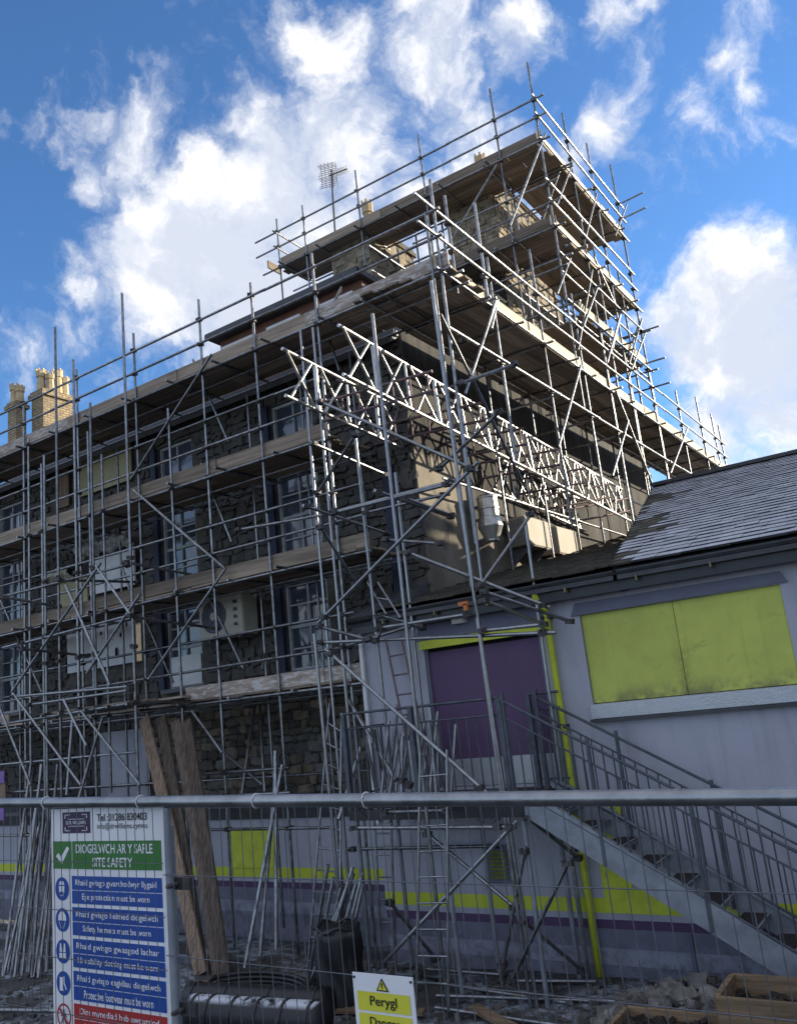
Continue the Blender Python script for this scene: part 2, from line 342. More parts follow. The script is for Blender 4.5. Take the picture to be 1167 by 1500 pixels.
for i in range(900):
    x, y = rg.uniform(-14, 0), rg.uniform(7.0, 10.4); s = rg.uniform(.015, .06)
    add_box(bm, (x, y, gz(x, y)+s*.3), (s*rg.uniform(1, 2.2), s*1.2, s*.8), Quaternion((rg.random(), rg.random(), 1), rg.uniform(0, 3)))
obj('rubble_scatter', bm, gravel_m, kind='stuff')

# ------------------------------------------------------------ tall stone building
YW, XG = 12.1, -7.3
sb = thing('stone_building', 'tall dark stone building wrapped in scaffolding, with stained gable wall on the right', 'building', (-13, 14, 0))
COLS = [(-10.0, 1.05), (-13.3, 1.05), (-19.4, 1.05)]
ROWS = [(8.15, 9.52), (6.35, 8.10), (4.3, 5.95)]
holes = [(x-wd/2, x+wd/2, z0, z1) for x, wd in COLS for z0, z1 in ROWS]
holes += [(-8.75, -8.0, .0, 1.6), (-16.9, -14.6, 5.0, 5.9)]
X0 = -21.5
wall = obj('wall', wall_y(holes, X0, XG, -.3, 10.0, YW, .14), mortar, sb, (X0, YW, 0))
bm = bmesh.new()                                             # shopfront render at street level, proud of the stone
for a, b, c, d in rect_cut([(-8.75, -8.0, .0, 1.6)], X0, XG+.02, -.3, 1.75): add_prism(bm, [(a, YW-.06, c), (b, YW-.06, c), (b, YW-.06, d), (a, YW-.06, d)], (0, .05, 0))
obj('shopfront', bm, grey_wall, sb)
bb('lime_pilaster', -12.25, -11.1, YW-.085, YW-.062, .9, 1.6, lime, sb)
bb('lime_pilaster', -7.95, -7.45, YW-.085, YW-.062, .65, 1.6, lime, sb)
bb('dark_doorway', -8.75, -8.0, YW+.05, YW+.08, 0, 1.6, darkin, sb)
bm = bmesh.new(); add_prism(bm, [(X0, YW-.30, 1.98), (X0, YW-.3, 2.06), (X0, YW, 2.14), (X0, YW, 1.75), (X0, YW-.1, 1.75)], (XG-X0, 0, 0))
obj('shop_cornice', bm, lead, sb)
# rubble stones of the front: the largest in view singly, the rest joined
def stone_mesh(seed, m):
    r = random.Random(seed); bm = bmesh.new(); bmesh.ops.create_cube(bm, size=1)
    bmesh.ops.bevel(bm, geom=bm.edges[:], offset=.17, segments=1, affect='EDGES')
    for v in bm.verts: v.co += Vector((r.uniform(-.11, .11), r.uniform(-.08, .08), r.uniform(-.13, .13)))
    return mesh_of(bm, 'stone', m)
SM = [stone_mesh(i, stoneA if i % 2 else stoneB) for i in range(10)]
rs = random.Random(11); stones = []
z = 2.16
skip = holes + [(-16.65, -14.5, 6.6, 7.8), (-17.5, -14.5, 9.0, 9.95), (-17.0, -14.5, 4.9, 6.0)]
while z < 9.9:
    h = rs.uniform(.085, .20); x = X0
    while x < XG-.1:
        wd = rs.uniform(.12, .42)*(1.0 if h > .14 else .8)
        if x+wd > XG: wd = XG-x
        if not any(x < r[1]+.03 and x+wd > r[0]-.03 and z < r[3]+.03 and z+h > r[2]-.03 for r in skip):
            stones.append((x+wd/2, z+h/2, wd, h))
        x += wd+.012
    z += h+.012
stones.sort(key=lambda s: -(s[0]+13)*.9 if False else (abs(s[0]+10.2)*.55 + (0 if s[1] < 3.9 else 3.0)))
bmr = bmesh.new()
for i, (x, zc, wd, h) in enumerate(stones):
    dp = rs.uniform(.10, .15); yy = YW-.005+rs.uniform(-.012, .015)
    if i < 300:
        o = bpy.data.objects.new('stone', SM[i % 10]); put(o, wall, (x, yy, zc+rs.uniform(-.015, .015)), Quaternion((0, 1, 0), rs.uniform(-.10, .10)), (wd*rs.uniform(.92, 1.08), dp, h*rs.uniform(.85, 1.15)))
    else:
        v = add_box(bmr, (x, yy+.01, zc), (wd*.94, dp, h*.92), Quaternion((0, 1, 0), rs.uniform(-.09, .09)))['verts']
        for q in v: q.co += Vector((rs.uniform(-.04, .04), rs.uniform(-.02, .012), rs.uniform(-.035, .035)))
obj('small_stones', bmr, stoneB, wall, kind='stuff')
# windows: frame bars, sill, panes
def window(x, wd, z0, z1, y, nx, nz, parent, fm=frame_m, gm=glass):
    bm = bmesh.new(); t = .055
    add_box(bm, (x-wd/2+t/2, y, (z0+z1)/2), (t, .07, z1-z0)); add_box(bm, (x+wd/2-t/2, y, (z0+z1)/2), (t, .07, z1-z0))
    add_box(bm, (x, y, z1-t/2), (wd-2*t, .07, t)); add_box(bm, (x, y, z0+t/2), (wd-2*t, .07, t))
    for i in range(1, nx): add_box(bm, (x-wd/2+wd*i/nx, y+.005, (z0+z1)/2), (.03, .045, z1-z0-2*t))
    for k in range(1, nz): add_box(bm, (x, y+.008, z0+(z1-z0)*k/nz), (wd-2*t, .04, .06 if k == nz//2 else .028))
    f = obj('window', bm, fm, parent, (x, y, z0))
    for i in range(nx):
        for k in range(nz):
            a = x-wd/2+t+(wd-2*t)*i/nx; b = a+(wd-2*t)/nx; c = z0+t+(z1-z0-2*t)*k/nz; d = c+(z1-z0-2*t)/nz
            j = rs.uniform(-.004, .004)
            bmp = bmesh.new(); add_prism(bmp, [(a, y+.03+j, c), (b, y+.03-j, c), (b, y+.03+j, d), (a, y+.03-j, d)], (0, .006, 0))
            obj('pane', bmp, gm, f)
    bms = bmesh.new(); add_box(bms, (x, y-.10, z0-.04), (wd+.2, .24, .08)); obj('sill', bms, lead, f)
    return f
for x, wd in COLS:
    for k, (z0, z1) in enumerate(ROWS):
        window(x, wd-.02, z0+.01, z1-.01, YW+.09, 2 if k == 0 else 2, 2 if k == 0 else 4, sb)
        bb('blue_surround', x-wd/2-.17, x-wd/2-.005, YW-.10, YW+.02, z0, z1, blue_p, sb)
bb('blue_pilaster', -7.95, -7.72, YW-.12, YW+.02, 3.0, 7.6, blue_p, sb)
bb('boarded_opening', -16.5, -14.6, YW-.11, YW-.07, 9.0, 9.86, yell_b, sb)
bb('brown_door_panel', -17.35, -16.85, YW-.11, YW-.07, 8.9, 9.93, wood_z, sb)
bb('lower_pane_board', -13.72, -12.85, YW+.02, YW+.04, 4.35, 4.95, white_p, sb)
bb('grey_flat_panel', -15.9, -14.4, YW-.13, YW-.09, 2.15, 3.6, grey_up, sb)
# gable wall with chimneys, roof
RY, RZ, EZ = 19.2, 14.4, 10.0
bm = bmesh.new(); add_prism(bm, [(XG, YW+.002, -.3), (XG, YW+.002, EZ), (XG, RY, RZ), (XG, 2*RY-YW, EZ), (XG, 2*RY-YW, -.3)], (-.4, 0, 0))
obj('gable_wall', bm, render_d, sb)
bm = bmesh.new()
sl = (RZ-EZ)/(RY-YW)
add_prism(bm, [(XG-.05, YW-.35, EZ-.35*sl+.06), (XG-.05, RY, RZ+.06), (XG-.05, RY, RZ-.06), (XG-.05, YW-.35, EZ-.35*sl-.06)], (X0-XG, 0, 0))
add_prism(bm, [(XG-.05, 2*RY-YW+.35, EZ-.35*sl+.06), (XG-.05, RY, RZ+.06), (XG-.05, RY, RZ-.06), (XG-.05, 2*RY-YW+.35, EZ-.35*sl-.06)], (X0-XG, 0, 0))
roof = obj('roof', bm, slate_d, sb)
def masonry(bm, face, a0, a1, z0, z1, c, rr, hmax=.24):
    """rough stones standing proud of a wall face; face 'y' looks to -Y at y=c, 'x' to +X at x=c"""
    z = z0
    while z < z1-.05:
        h = min(rr.uniform(.10, hmax), z1-z); a = a0
        while a < a1-.03:
            wd = min(rr.uniform(.15, .5), a1-a); d = rr.uniform(.03, .09); p = ((a+wd/2), c+rr.uniform(-.01, .01), z+h/2)
            v = add_box(bm, p if face == 'y' else (p[1], p[0], p[2]), (wd*.95, d, h*.93) if face == 'y' else (d, wd*.95, h*.93), Quaternion((1, 1, 1), rr.uniform(-.04, .04)))['verts']
            for q in v: q.co += Vector((rr.uniform(-.015, .015), rr.uniform(-.015, .015), rr.uniform(-.02, .02)))
            a += wd
        z += h
def chimney(x0, x1, y0, y1, z0, z1, pots, m, parent, name='chimney'):
    bm = bmesh.new(); cx, cy = (x0+x1)/2, (y0+y1)/2
    add_box(bm, (cx, cy, (z0+z1)/2), (x1-x0, y1-y0, z1-z0))
    add_box(bm, (cx, cy, z1+.06), (x1-x0+.16, y1-y0+.16, .12)); add_box(bm, (cx, cy, z1+.17), (x1-x0+.06, y1-y0+.06, .10))
    ch = obj(name, bm, m, parent, (cx, cy, z0))
    if m is stoneA:
        bm = bmesh.new(); rr = random.Random(int(x0*10)); masonry(bm, 'y', x0, x1, z0, z1, y0, rr); masonry(bm, 'x', y0, y1, z0, z1, x1, rr); obj('rough_stones', bm, chim_st, ch, kind='stuff')
    for px, py, hh in pots:
        bm = bmesh.new(); b = z1+.2
        add_cyl(bm, (px, py, b), (px, py, b+hh*.75), .15, 8, .12); add_cyl(bm, (px, py, b+hh*.75), (px, py, b+hh), .155, 8, .16)
        for k in range(6):
            a = k*math.pi/3; add_box(bm, (px+.13*math.cos(a), py+.13*math.sin(a), b+hh+.04), (.05, .05, .09))
        obj('chimney_pot', bm, pot_m, ch)
    return ch
chimney(-8.55, -7.29, 17.1, 20.4, 12.0, 15.75, [(-8.0, 18.3, 1.35), (-7.7, 18.6, 1.15), (-8.0, 19.6, .9)], stoneA, sb)
chimney(-11.8, -10.55, 16.5, 18.6, 11.0, 15.55, [(-11.1, 17.4, 1.15)], stoneA, sb)
# dormer storey on the front slope
dm = bmesh.new(); add_box(dm, (-10.62, 14.4, 10.9), (4.0, 2.8, 2.1)); dormer = obj('dormer', dm, red_wood, sb, (-10.6, 13, 10))
bm = bmesh.new(); add_box(bm, (-10.65, 14.25, 12.02), (4.3, 3.1, .12)); add_box(bm, (-10.65, 12.72, 11.99), (4.3, .06, .12)); obj('dormer_roof', bm, slate_d, dormer)
for x in (-12.05, -10.7, -9.3):
    bm = bmesh.new(); add_box(bm, (x, 12.96, 11.25), (.95, .06, 1.0)); obj('dormer_frame', bm, white_p, dormer)
    bm = bmesh.new(); add_box(bm, (x, 12.925, 11.25), (.78, .02, .84)); obj('dormer_pane', bm, glass, dormer)
bm = bmesh.new(); add_box(bm, (-14.4, YW-.16, 9.96), (14.2, .14, .10)); obj('eaves_gutter', bm, gutter_m, sb)

# neighbouring terrace with yellow brick chimney
nb = thing('terraced_house', 'terraced house beyond the stone building with tall yellow brick chimney', 'house', (-25, 14, 0))
bm = bmesh.new(); add_box(bm, (-25.77, 16, 4.8), (8.5, 7.8, 10.2)); obj('wall', bm, stoneB, nb)
bm = bmesh.new(); add_prism(bm, [(-30, 11.8, 9.9), (-30, 16, 11.6), (-30, 20.2, 9.9)], (8.48, 0, 0)); obj('roof', bm, slate_d, nb)
chimney(-23.16, -22.55, 15.2, 16.28, 11, 14.25, [(-22.95, 15.4, .75), (-22.7, 15.55, .6), (-22.72, 15.85, .8), (-22.72, 16.1, .6), (-22.97, 15.9, .6)], brick_w, nb)
chimney(-23.75, -23.3, 14.75, 15.1, 11, 13.95, [(-23.6, 14.9, .6), (-23.42, 14.95, .5)], brick_w, nb)
aer = thing('tv_aerial', 'television aerial with grid reflector on a thin pole by the second chimney', 'aerial', (-12.6, 17.6, 14.5))
AT = Vector((-12.30, 17.60, 18.67)); AB = Vector((-12.39, 17.60, 16.58))
tube('pole', AB, AT, aer, lead, .03)
bm = bmesh.new(); add_cyl(bm, AT+Vector((-.1, 0, -.15)), AT+Vector((.62, -.1, -.33)), .018, 6)
for k in range(7):
    p = AT+Vector((.06+.08*k, -.012*k, -.18-.02*k)); add_cyl(bm, p+Vector((0, -.16, .0)), p+Vector((0, .16, 0)), .008, 5); add_cyl(bm, p+Vector((-.04, 0, -.12)), p+Vector((.04, 0, .12)), .008, 5)
obj('yagi_boom', bm, lead, aer)
bm = bmesh.new()
for s in (-1, 1):
    for k in range(7):
        p = AT+Vector((-.10-.03*abs(k-3), 0, -.15+s*.04+s*.055*k)); add_cyl(bm, p+Vector((-.2, -.13, 0)), p+Vector((.2, .13, .08)), .008, 5)
for k in range(5): add_cyl(bm, AT+Vector((-.27+.09*k, -.13+.06*k, -.56)), AT+Vector((-.27+.09*k, -.13+.06*k, .27)), .008, 5)
obj('grid_reflector', bm, lead, aer)

# ------------------------------------------------------------ grey annex
YA, XL, XR = 10.6, -7.73, 2.9
ax = thing('grey_annex', 'low grey rendered building with frosted slate roof and lime bands', 'building', (-3, 12, 0))
wz = [(-4.17, -1.69, 3.24, 4.385), (-6.62, -4.72, 2.3, 4.25)]
awall = obj('wall', wall_y(wz, XL, XR, -.3, 4.72, YA, .12), grey_wall, ax)
bm = bmesh.new(); add_prism(bm, [(XL, YA+.001, -.3), (XL, YA+.001, 4.72), (XL, 12.05, 4.72), (XL, 12.05, -.3)], (.1, 0, 0)); obj('return_wall', bm, grey_up, ax)
bw = bmesh.new(); add_box(bw, (-2.93, YA+.10, 3.81), (2.47, .02, 1.14)); bwin = obj('boarded_window', bw, darkin, ax)
for a, b in ((-4.165, -2.962), (-2.956, -1.695)):
    bm = bmesh.new(); add_box(bm, ((a+b)/2, YA+.055, 3.815), (b-a, .03, 1.135)); bmesh.ops.bevel(bm, geom=bm.edges[:], offset=.004, segments=1, affect='EDGES'); obj('lime_board', bm, lime_bd, bwin)
bm = bmesh.new(); add_prism(bm, [(-4.19, YA-.06, 3.06), (-4.19, YA-.06, 3.235), (-4.19, YA+.03, 3.24), (-4.19, YA-.002, 3.06)], (2.6, 0, 0)); obj('chequer_sill', bm, chk, bwin)
bm = bmesh.new(); add_box(bm, (-2.89, YA-.05, 3.035), (2.62, .10, .035)); obj('sill_lip', bm, slate_d, bwin)
bm = bmesh.new(); add_prism(bm, [(-4.28, YA-.03, 4.385), (-1.60, YA-.03, 4.40), (-1.67, YA-.03, 4.535), (-4.20, YA-.03, 4.545)], (0, .03, 0)); obj('window_hood', bm, grey_dk, bwin)
# door
bm = bmesh.new(); add_box(bm, (-5.67, YA+.10, 3.27), (1.9, .02, 1.96)); door = obj('door', bm, darkin, ax)
for a, b in ((-6.57, -4.80),):
    bm = bmesh.new(); add_box(bm, ((a+b)/2, YA+.06, 3.43), (b-a, .04, 1.52)); obj('purple_leaf', bm, purple, door)
bm = bmesh.new(); add_box(bm, (-5.685, YA+.045, 2.49), (1.77, .05, .36)); obj('chequer_kickplate', bm, chk, door)
bm = bmesh.new(); add_box(bm, (-5.67, YA-.02, 4.30), (1.96, .10, .12)); obj('lime_lintel', bm, lime, door)
bm = bmesh.new(); add_prism(bm, [(-6.75, YA-.025, 4.37), (-4.62, YA-.025, 4.37), (-4.70, YA-.025, 4.62), (-6.62, YA-.025, 4.62)], (0, .025, 0)); obj('door_hood', bm, grey_dk, door)
for a, b in ((-6.618, -6.57), (-4.80, -4.722)):
    bm = bmesh.new(); add_box(bm, ((a+b)/2, YA+.055, 3.27), (b-a, .08, 1.94)); obj('frame', bm, grey_dk, door)
bb('lime_patch', -4.40, -4.02, YA-.014, YA-.003, .745, 2.05, lime, ax)
bb('lime_patch', -4.02, -3.62, YA-.014, YA-.003, .745, 1.02, lime, ax)
bb('dark_stripe_panel', -3.45, -3.40, YA-.02, YA-.002, .0, .55, grey_dk, ax)
# roof of slates
RYA, RSL, EY, ZE = 17.8, .34, 10.32, 4.90
LSL, LYE = .20, 25.0
VX0, VX1 = (-3.54, -4.89)                                         # verge between the high roof and the low link roof: x at the eave and at the ridge
def rz(y): return ZE+(y-EY)*RSL
def lz(y): return ZE+(y-EY)*LSL
def verge(y): return VX0+(VX1-VX0)*(y-EY)/(RYA-EY)
bm = bmesh.new()
pa = [(VX0, EY, ZE-.05), (XR+.1, EY, ZE-.05), (XR+.1, RYA, rz(RYA)-.05), (VX1, RYA, rz(RYA)-.05)]
add_prism(bm, pa, (0, 0, -.12)); add_prism(bm, [(VX1, RYA, rz(RYA)-.05), (XR+.1, RYA, rz(RYA)-.05), (XR+.1, 25.2, ZE-.05), (VX1, 25.2, ZE-.05)], (0, 0, -.12))
add_prism(bm, [(VX0, EY+.15, ZE-.3), (VX1, RYA, ZE-.3), (VX1, RYA, rz(RYA)-.18), (VX0, EY+.15, rz(EY+.15)-.18)], (.1, 0, 0))
add_prism(bm, [(XG+.01, EY, ZE-.05), (VX0+.05, EY, ZE-.05), (VX1+.05, LYE, lz(LYE)-.05), (XG+.01, LYE, lz(LYE)-.05)], (0, 0, -.12))
roofa = obj('roof', bm, slate_d, ax)
bm = bmesh.new(); add_prism(bm, [(XL-.02, EY, ZE-.05), (XL-.02, 12.05, rz(12.05)-.05), (XL-.02, 12.05, ZE-.3), (XL-.02, EY+.1, ZE-.25)], (.45, 0, 0)); obj('roof_corner', bm, slate_d, ax)
for fr, name in ((slate_f, 'slate'), (slate_m, 'slate')): pass
def slate_mesh(seed, m):
    r = random.Random(seed); bm = bmesh.new(); bmesh.ops.create_cube(bm, size=1)
    for v in bm.verts: v.co += Vector((r.uniform(-.006, .006), r.uniform(-.035, .035) if v.co.y < 0 else 0, r.uniform(-.1, .1)))
    return mesh_of(bm, 'slate', m)
SLF = [slate_mesh(i, slate_f) for i in range(6)]; SLM = [slate_mesh(i+20, slate_m) for i in range(6)]
rsl = random.Random(21); qs = Quaternion((1, 0, 0), math.atan(RSL)-.055)
ncs = 33; gauge = (RYA-EY)/ncs; cand = []
for r_ in range(ncs):
    x = verge(EY+gauge*(r_+.5))-(.15 if r_ % 2 else 0)
    while x < XR:
        wd = rsl.uniform(.27, .33); xa = max(x, verge(EY+gauge*(r_+.5)))
        yc = EY+gauge*(r_+.5)
        cand.append((xa, x+wd-.003, yc)); x += wd
inview = [c for c in cand if c[1] < -1.0]
inview.sort(key=lambda c: (c[2]-10)*.35+abs(c[0]+3.2)*.5)
single = set(inview[:300]); bf, bmo = bmesh.new(), bmesh.new()
for c in cand:
    xa, xb, yc = c; edge = verge(yc)+.42+.35*math.sin(yc*2.1)+rsl.uniform(-.3, .3)
    mossy = xb < edge
    loc = ((xa+xb)/2, yc, rz(yc)+.008+rsl.uniform(-.003, .004)); s = (xb-xa, gauge*1.16, .027)
    q = qs @ Quaternion((0, 0, 1), rsl.uniform(-.01, .01))
    if c in single:
        o = bpy.data.objects.new('slate', (SLM if mossy else SLF)[rsl.randrange(6)]); put(o, roofa, loc, q, s)
    else: add_box(bmo if mossy else bf, loc, s, q)
ql = Quaternion((1, 0, 0), math.atan(LSL)-.04)
for r_ in range(38):
    yc = EY+.385*(r_+.5); x = XG+.02-(.15 if r_ % 2 else 0)
    while x < verge(min(yc, RYA)):
        wd = rsl.uniform(.27, .33); xa = max(x, XG+.02); xb = min(x+wd-.004, verge(min(yc, RYA))); x += wd
        if xb-xa > .04: add_box(bmo, ((xa+xb)/2, yc, lz(yc)+.008+rsl.uniform(-.006, .01)), (xb-xa, .45, .028), ql @ Quaternion((0, 0, 1), rsl.uniform(-.02, .02)))
obj('upper_slates', bf, slate_f, roofa, kind='stuff')
if len(bmo.verts): obj('upper_mossy_slates', bmo, slate_m, roofa, kind='stuff')
bm = bmesh.new()
for k in range(17): add_box(bm, (VX1+.2+.45*k, RYA, rz(RYA)+.045), (.44, .30, .07), Quaternion((1, 0, 0), .0))
obj('ridge_tiles', bm, slate_d, ax)
# fascia, gutter, downpipe
bm = bmesh.new(); add_box(bm, ((XL+XR)/2, EY+.09, 4.72), (XR-XL, .03, .24)); add_box(bm, ((XL+XR)/2, EY+.19, 4.66), (XR-XL, .18, .02)); obj('fascia', bm, gutter_m, ax)
bm = bmesh.new()
pr_ = [(EY+.06+.075*math.cos(a), 4.83+.075*math.sin(a)) for a in [math.pi+k*math.pi/7 for k in range(8)]]
inn = [(EY+.06+.062*math.cos(a), 4.835+.062*math.sin(a)) for a in [2*math.pi-k*math.pi/7 for k in range(8)]]
add_prism(bm, [(XL-.05, y, z) for y, z in pr_+inn], (XR-XL, 0, 0)); obj('gutter', bm, gutter_m, ax)
for x in (-7.1, -6.2, -5.35, -4.2, -3.25, -2.35, -1.3):
    bm = bmesh.new(); add_box(bm, (x, EY+.03, 4.715), (.022, .09, .06)); obj('gutter_bracket', bm, brk_m, ax)
bm = bmesh.new(); add_pipe(bm, [(-4.66, EY+.05, 4.80), (-4.66, EY+.06, 4.70), (-4.60, YA-.07, 4.50), (-4.595, YA-.07, 3.0), (-4.59, YA-.07, 1.0), (-4.585, YA-.07, .02)], .045, 12); dp = obj('downpipe', bm, lime, ax, smooth=True)
for zc in (4.42, 3.0, 1.5): 
    bm = bmesh.new(); add_box(bm, (-4.595, YA-.055, zc), (.13, .11, .05)); obj('pipe_collar', bm, gutter_m if zc != 3.0 else coup, dp)
bm = bmesh.new(); add_box(bm, (XL+.02, YA-.04, 3.3), (.06, .06, 2.9)); obj('corner_downpipe', bm, white_p, ax)
# vent and light
lv = thing('louvre_vent', 'small yellowish louvred vent low on the grey wall under the landing', 'vent', (-5.78, YA, 1.1))
bm = bmesh.new(); add_box(bm, (-5.80, YA-.02, 1.30), (.40, .035, .48)); obj('frame', bm, grey_dk, lv)
for k in range(7): 
    o = bb('slat', -5.92, -5.68, YA-.07, YA-.04, 1.13+.052*k, 1.15+.052*k, vent_m, lv, Quaternion((1, 0, 0), .5))
lt = thing('bulkhead_light', 'small white box light on the hood above the purple door', 'light', (-5.94, YA-.05, 4.5))
bb('casing', -6.03, -5.83, YA-.12, YA-.03, 4.53, 4.66, white_p, lt); bb('lens', -6.02, -5.84, YA-.14, YA-.121, 4.545, 4.61, cream, lt)

# ------------------------------------------------------------ fittings on the walls
def ac_unit(label, loc, s, axis, group=None):
    """box unit with fan grille; axis 'y' faces -Y, 'x' faces +X"""
    t = thing('air_conditioning_unit', label, 'air conditioner', loc, group); x, y, z = loc; a, d, h = s
    q = Quaternion() if axis == 'y' else Quaternion((0, 0, 1), math.pi/2)
    def P(u, v, k): return Vector(loc)+q @ Vector((u, v, k))
    bm = bmesh.new(); add_box(bm, (0, 0, h/2), (a, d, h)); bmesh.ops.bevel(bm, geom=bm.edges[:], offset=.02, segments=2, affect='EDGES')
    for v in bm.verts: v.co = P(*v.co)
    obj('casing', bm, cream, t)
    cxs = [-a*.15]; R = min(a*.27, h*.38)
    bm = bmesh.new()
    for rr in (R, R*.8, R*.6, R*.4):
        pts = [P(cxs[0]+rr*math.cos(k*math.pi/10), -d/2-.012, h*.5+rr*math.sin(k*math.pi/10)) for k in range(21)]
        add_pipe(bm, pts, .010, 5)
    for k in range(6): add_cyl(bm, P(cxs[0], -d/2-.012, h*.5), P(cxs[0]+R*math.cos(k*math.pi/3), -d/2-.012, h*.5+R*math.sin(k*math.pi/3)), .007, 5)
    obj('grille', bm, lead, t)
    bm = bmesh.new(); add_cyl(bm, P(cxs[0], -d/2-.004, h*.5), P(cxs[0], -d/2+.01, h*.5), R*.97, 24); obj('fan_recess', bm, grey_dk, t)
    bm = bmesh.new(); add_cyl(bm, P(cxs[0], -d/2-.03, h*.5), P(cxs[0], -d/2-.006, h*.5), R*.25, 14); obj('fan_hub', bm, cream, t)
    for k in range(4):
        bm = bmesh.new(); add_prism(bm, [P(a*.30, -d/2-.006, h*(.2+.17*k)), P(a*.40, -d/2-.006, h*(.2+.17*k)), P(a*.37, -d/2-.006, h*(.28+.17*k)), P(a*.30, -d/2-.006, h*(.28+.17*k))], q @ Vector((0, .004, 0))); obj('vent_slot', bm, gutter_m, t)
    bm = bmesh.new()
    bm.free()
    for s_ in (-1, 1):
        bm = bmesh.new(); add_box(bm, P(s_*a*.35, d*.15, -.03), (.05, d, .05)); obj('bracket', bm, lead, t)
ac_unit('large cream fan unit on the stone front above the mottled board', (-11.62, 11.72, 5.10), (1.15, .42, .82), 'y')
AG = 'cream fan units side by side on the gable wall'
def plain_unit(label, y0, y1, z0, z1):
    t = thing('air_conditioning_unit', label, 'air conditioner', (-7.05, (y0+y1)/2, z0), AG)
    bm = bmesh.new(); add_box(bm, (-7.05, (y0+y1)/2, (z0+z1)/2), (.42, y1-y0, z1-z0)); bmesh.ops.bevel(bm, geom=bm.edges[:], offset=.02, segments=2, affect='EDGES'); obj('casing', bm, cream_d, t)
    bb('coil_recess', -7.22, -6.88, y0-.006, y0+.01, z0+.05, z1-.05, grey_dk, t)
    bm = bmesh.new()
    for k in range(9): add_box(bm, (-7.21+.04*k, y0-.014, (z0+z1)/2), (.012, .012, z1-z0-.1))
    for k in range(4): add_box(bm, (-7.05, y0-.012, z0+.1+(z1-z0-.2)*k/3), (.34, .01, .012))
    obj('guard', bm, cream_d, t)
    for y in (y0+.2, y1-.2):
        bm = bmesh.new(); add_prism(bm, [(-7.29, y-.02, z0-.35), (-6.85, y-.02, z0-.03), (-6.85, y-.02, z0-.005), (-7.29, y-.02, z0-.005)], (0, .04, 0)); obj('bracket', bm, lead, t)
plain_unit('cream fan unit on the gable nearer the duct', 15.3, 16.45, 6.34, 6.93)
plain_unit('cream fan unit on the gable further from the duct', 16.85, 17.95, 6.30, 6.90)
du = thing('extract_duct', 'dented metal extract duct with cowl on the stained gable wall', 'duct', (-7.1, 14.2, 6.2))
bm = bmesh.new()
prof = [(7.36, .27), (7.30, .31), (7.27, .31), (7.25, .295), (7.02, .295), (7.0, .32), (6.96, .32), (6.94, .295), (6.74, .295), (6.72, .325), (6.68, .325), (6.5, .36), (6.46, .36), (6.10, .20), (6.06, .20)]
rings = [[bm.verts.new((-7.0+rr*.66*math.cos(a), 14.05+rr*.66*math.sin(a), 6.30+(z-6.06)*.68)) for a in [2*math.pi*k/16 for k in range(16)]] for z, rr in prof]
for A, B in zip(rings, rings[1:]):
    for k in range(16): bm.faces.new((A[k], A[(k+1) % 16], B[(k+1) % 16], B[k]))
bm.faces.new(rings[0]); bm.faces.new(rings[-1])
obj('cowl', bm, duct_m, du)
bm = bmesh.new()
for z in (7.0, 6.75): add_box(bm, (-7.2, 14.05, z), (.2, .06, .05))
obj('wall_bracket', bm, lead, du)
IB = 'white insulation boards fixed to the stone front'
t = thing('insulation_board', 'plain white board under the torn sheet, upper of the two', 'board', (-15.3, 11.95, 6.7), IB)
bb('panel', -16.05, -14.53, 11.92, 11.97, 6.62, 7.44, white_p, t)
t = thing('insulation_board', 'white board with dark punched holes, lower of the two', 'board', (-15.7, 11.95, 5.0), IB)
bb('panel', -16.9, -14.6, 11.92, 11.97, 4.98, 5.95, white_b, t)
for hx, hz, hr in ((-16.05, 5.55, .055), (-15.7, 5.72, .04), (-15.2, 5.25, .10), (-15.05, 5.6, .05), (-16.5, 5.3, .05), (-14.85, 5.8, .05), (-15.9, 5.12, .04)):
    bm = bmesh.new(); add_cyl(bm, (hx, 11.912, hz), (hx+.02, 11.93, hz), hr, 9); obj('hole', bm, darkin, t)
bm = grid_sheet(0, 1, 0, 1, 30, 8, lambda x, y: 0)
rt = random.Random(4)
for v in bm.verts:
    u, k = v.co.x, v.co.y
    v.co = Vector((-16.3+1.8*u, 11.95-.28*math.sin(k*math.pi)+rt.uniform(-.05, .05), 7.50+.34*k+.10*math.sin(u*19)*.4+rt.uniform(-.045, .045)))
o = obj('plastic_sheet', bm, tarp); tag(o, 'crumpled white and green torn sheet lying along the white board top', 'sheet')
bm = grid_sheet(0, 1, 0, 1, 16, 8, lambda x, y: 0)
for v in bm.verts:
    u, k = v.co.x, v.co.y
    v.co = Vector((-17.5+.95*u, 11.9-.22*math.sin(k*math.pi)+rt.uniform(-.04, .04), 7.1+.32*k+rt.uniform(-.04, .04)))
o = obj('plastic_sheet', bm, cream); tag(o, 'crumpled buff sheet left of the white and green one', 'sheet')
bb('buff_panel', -17.3, -16.2, YW-.13, YW-.09, 6.2, 7.1, yell_b, sb)

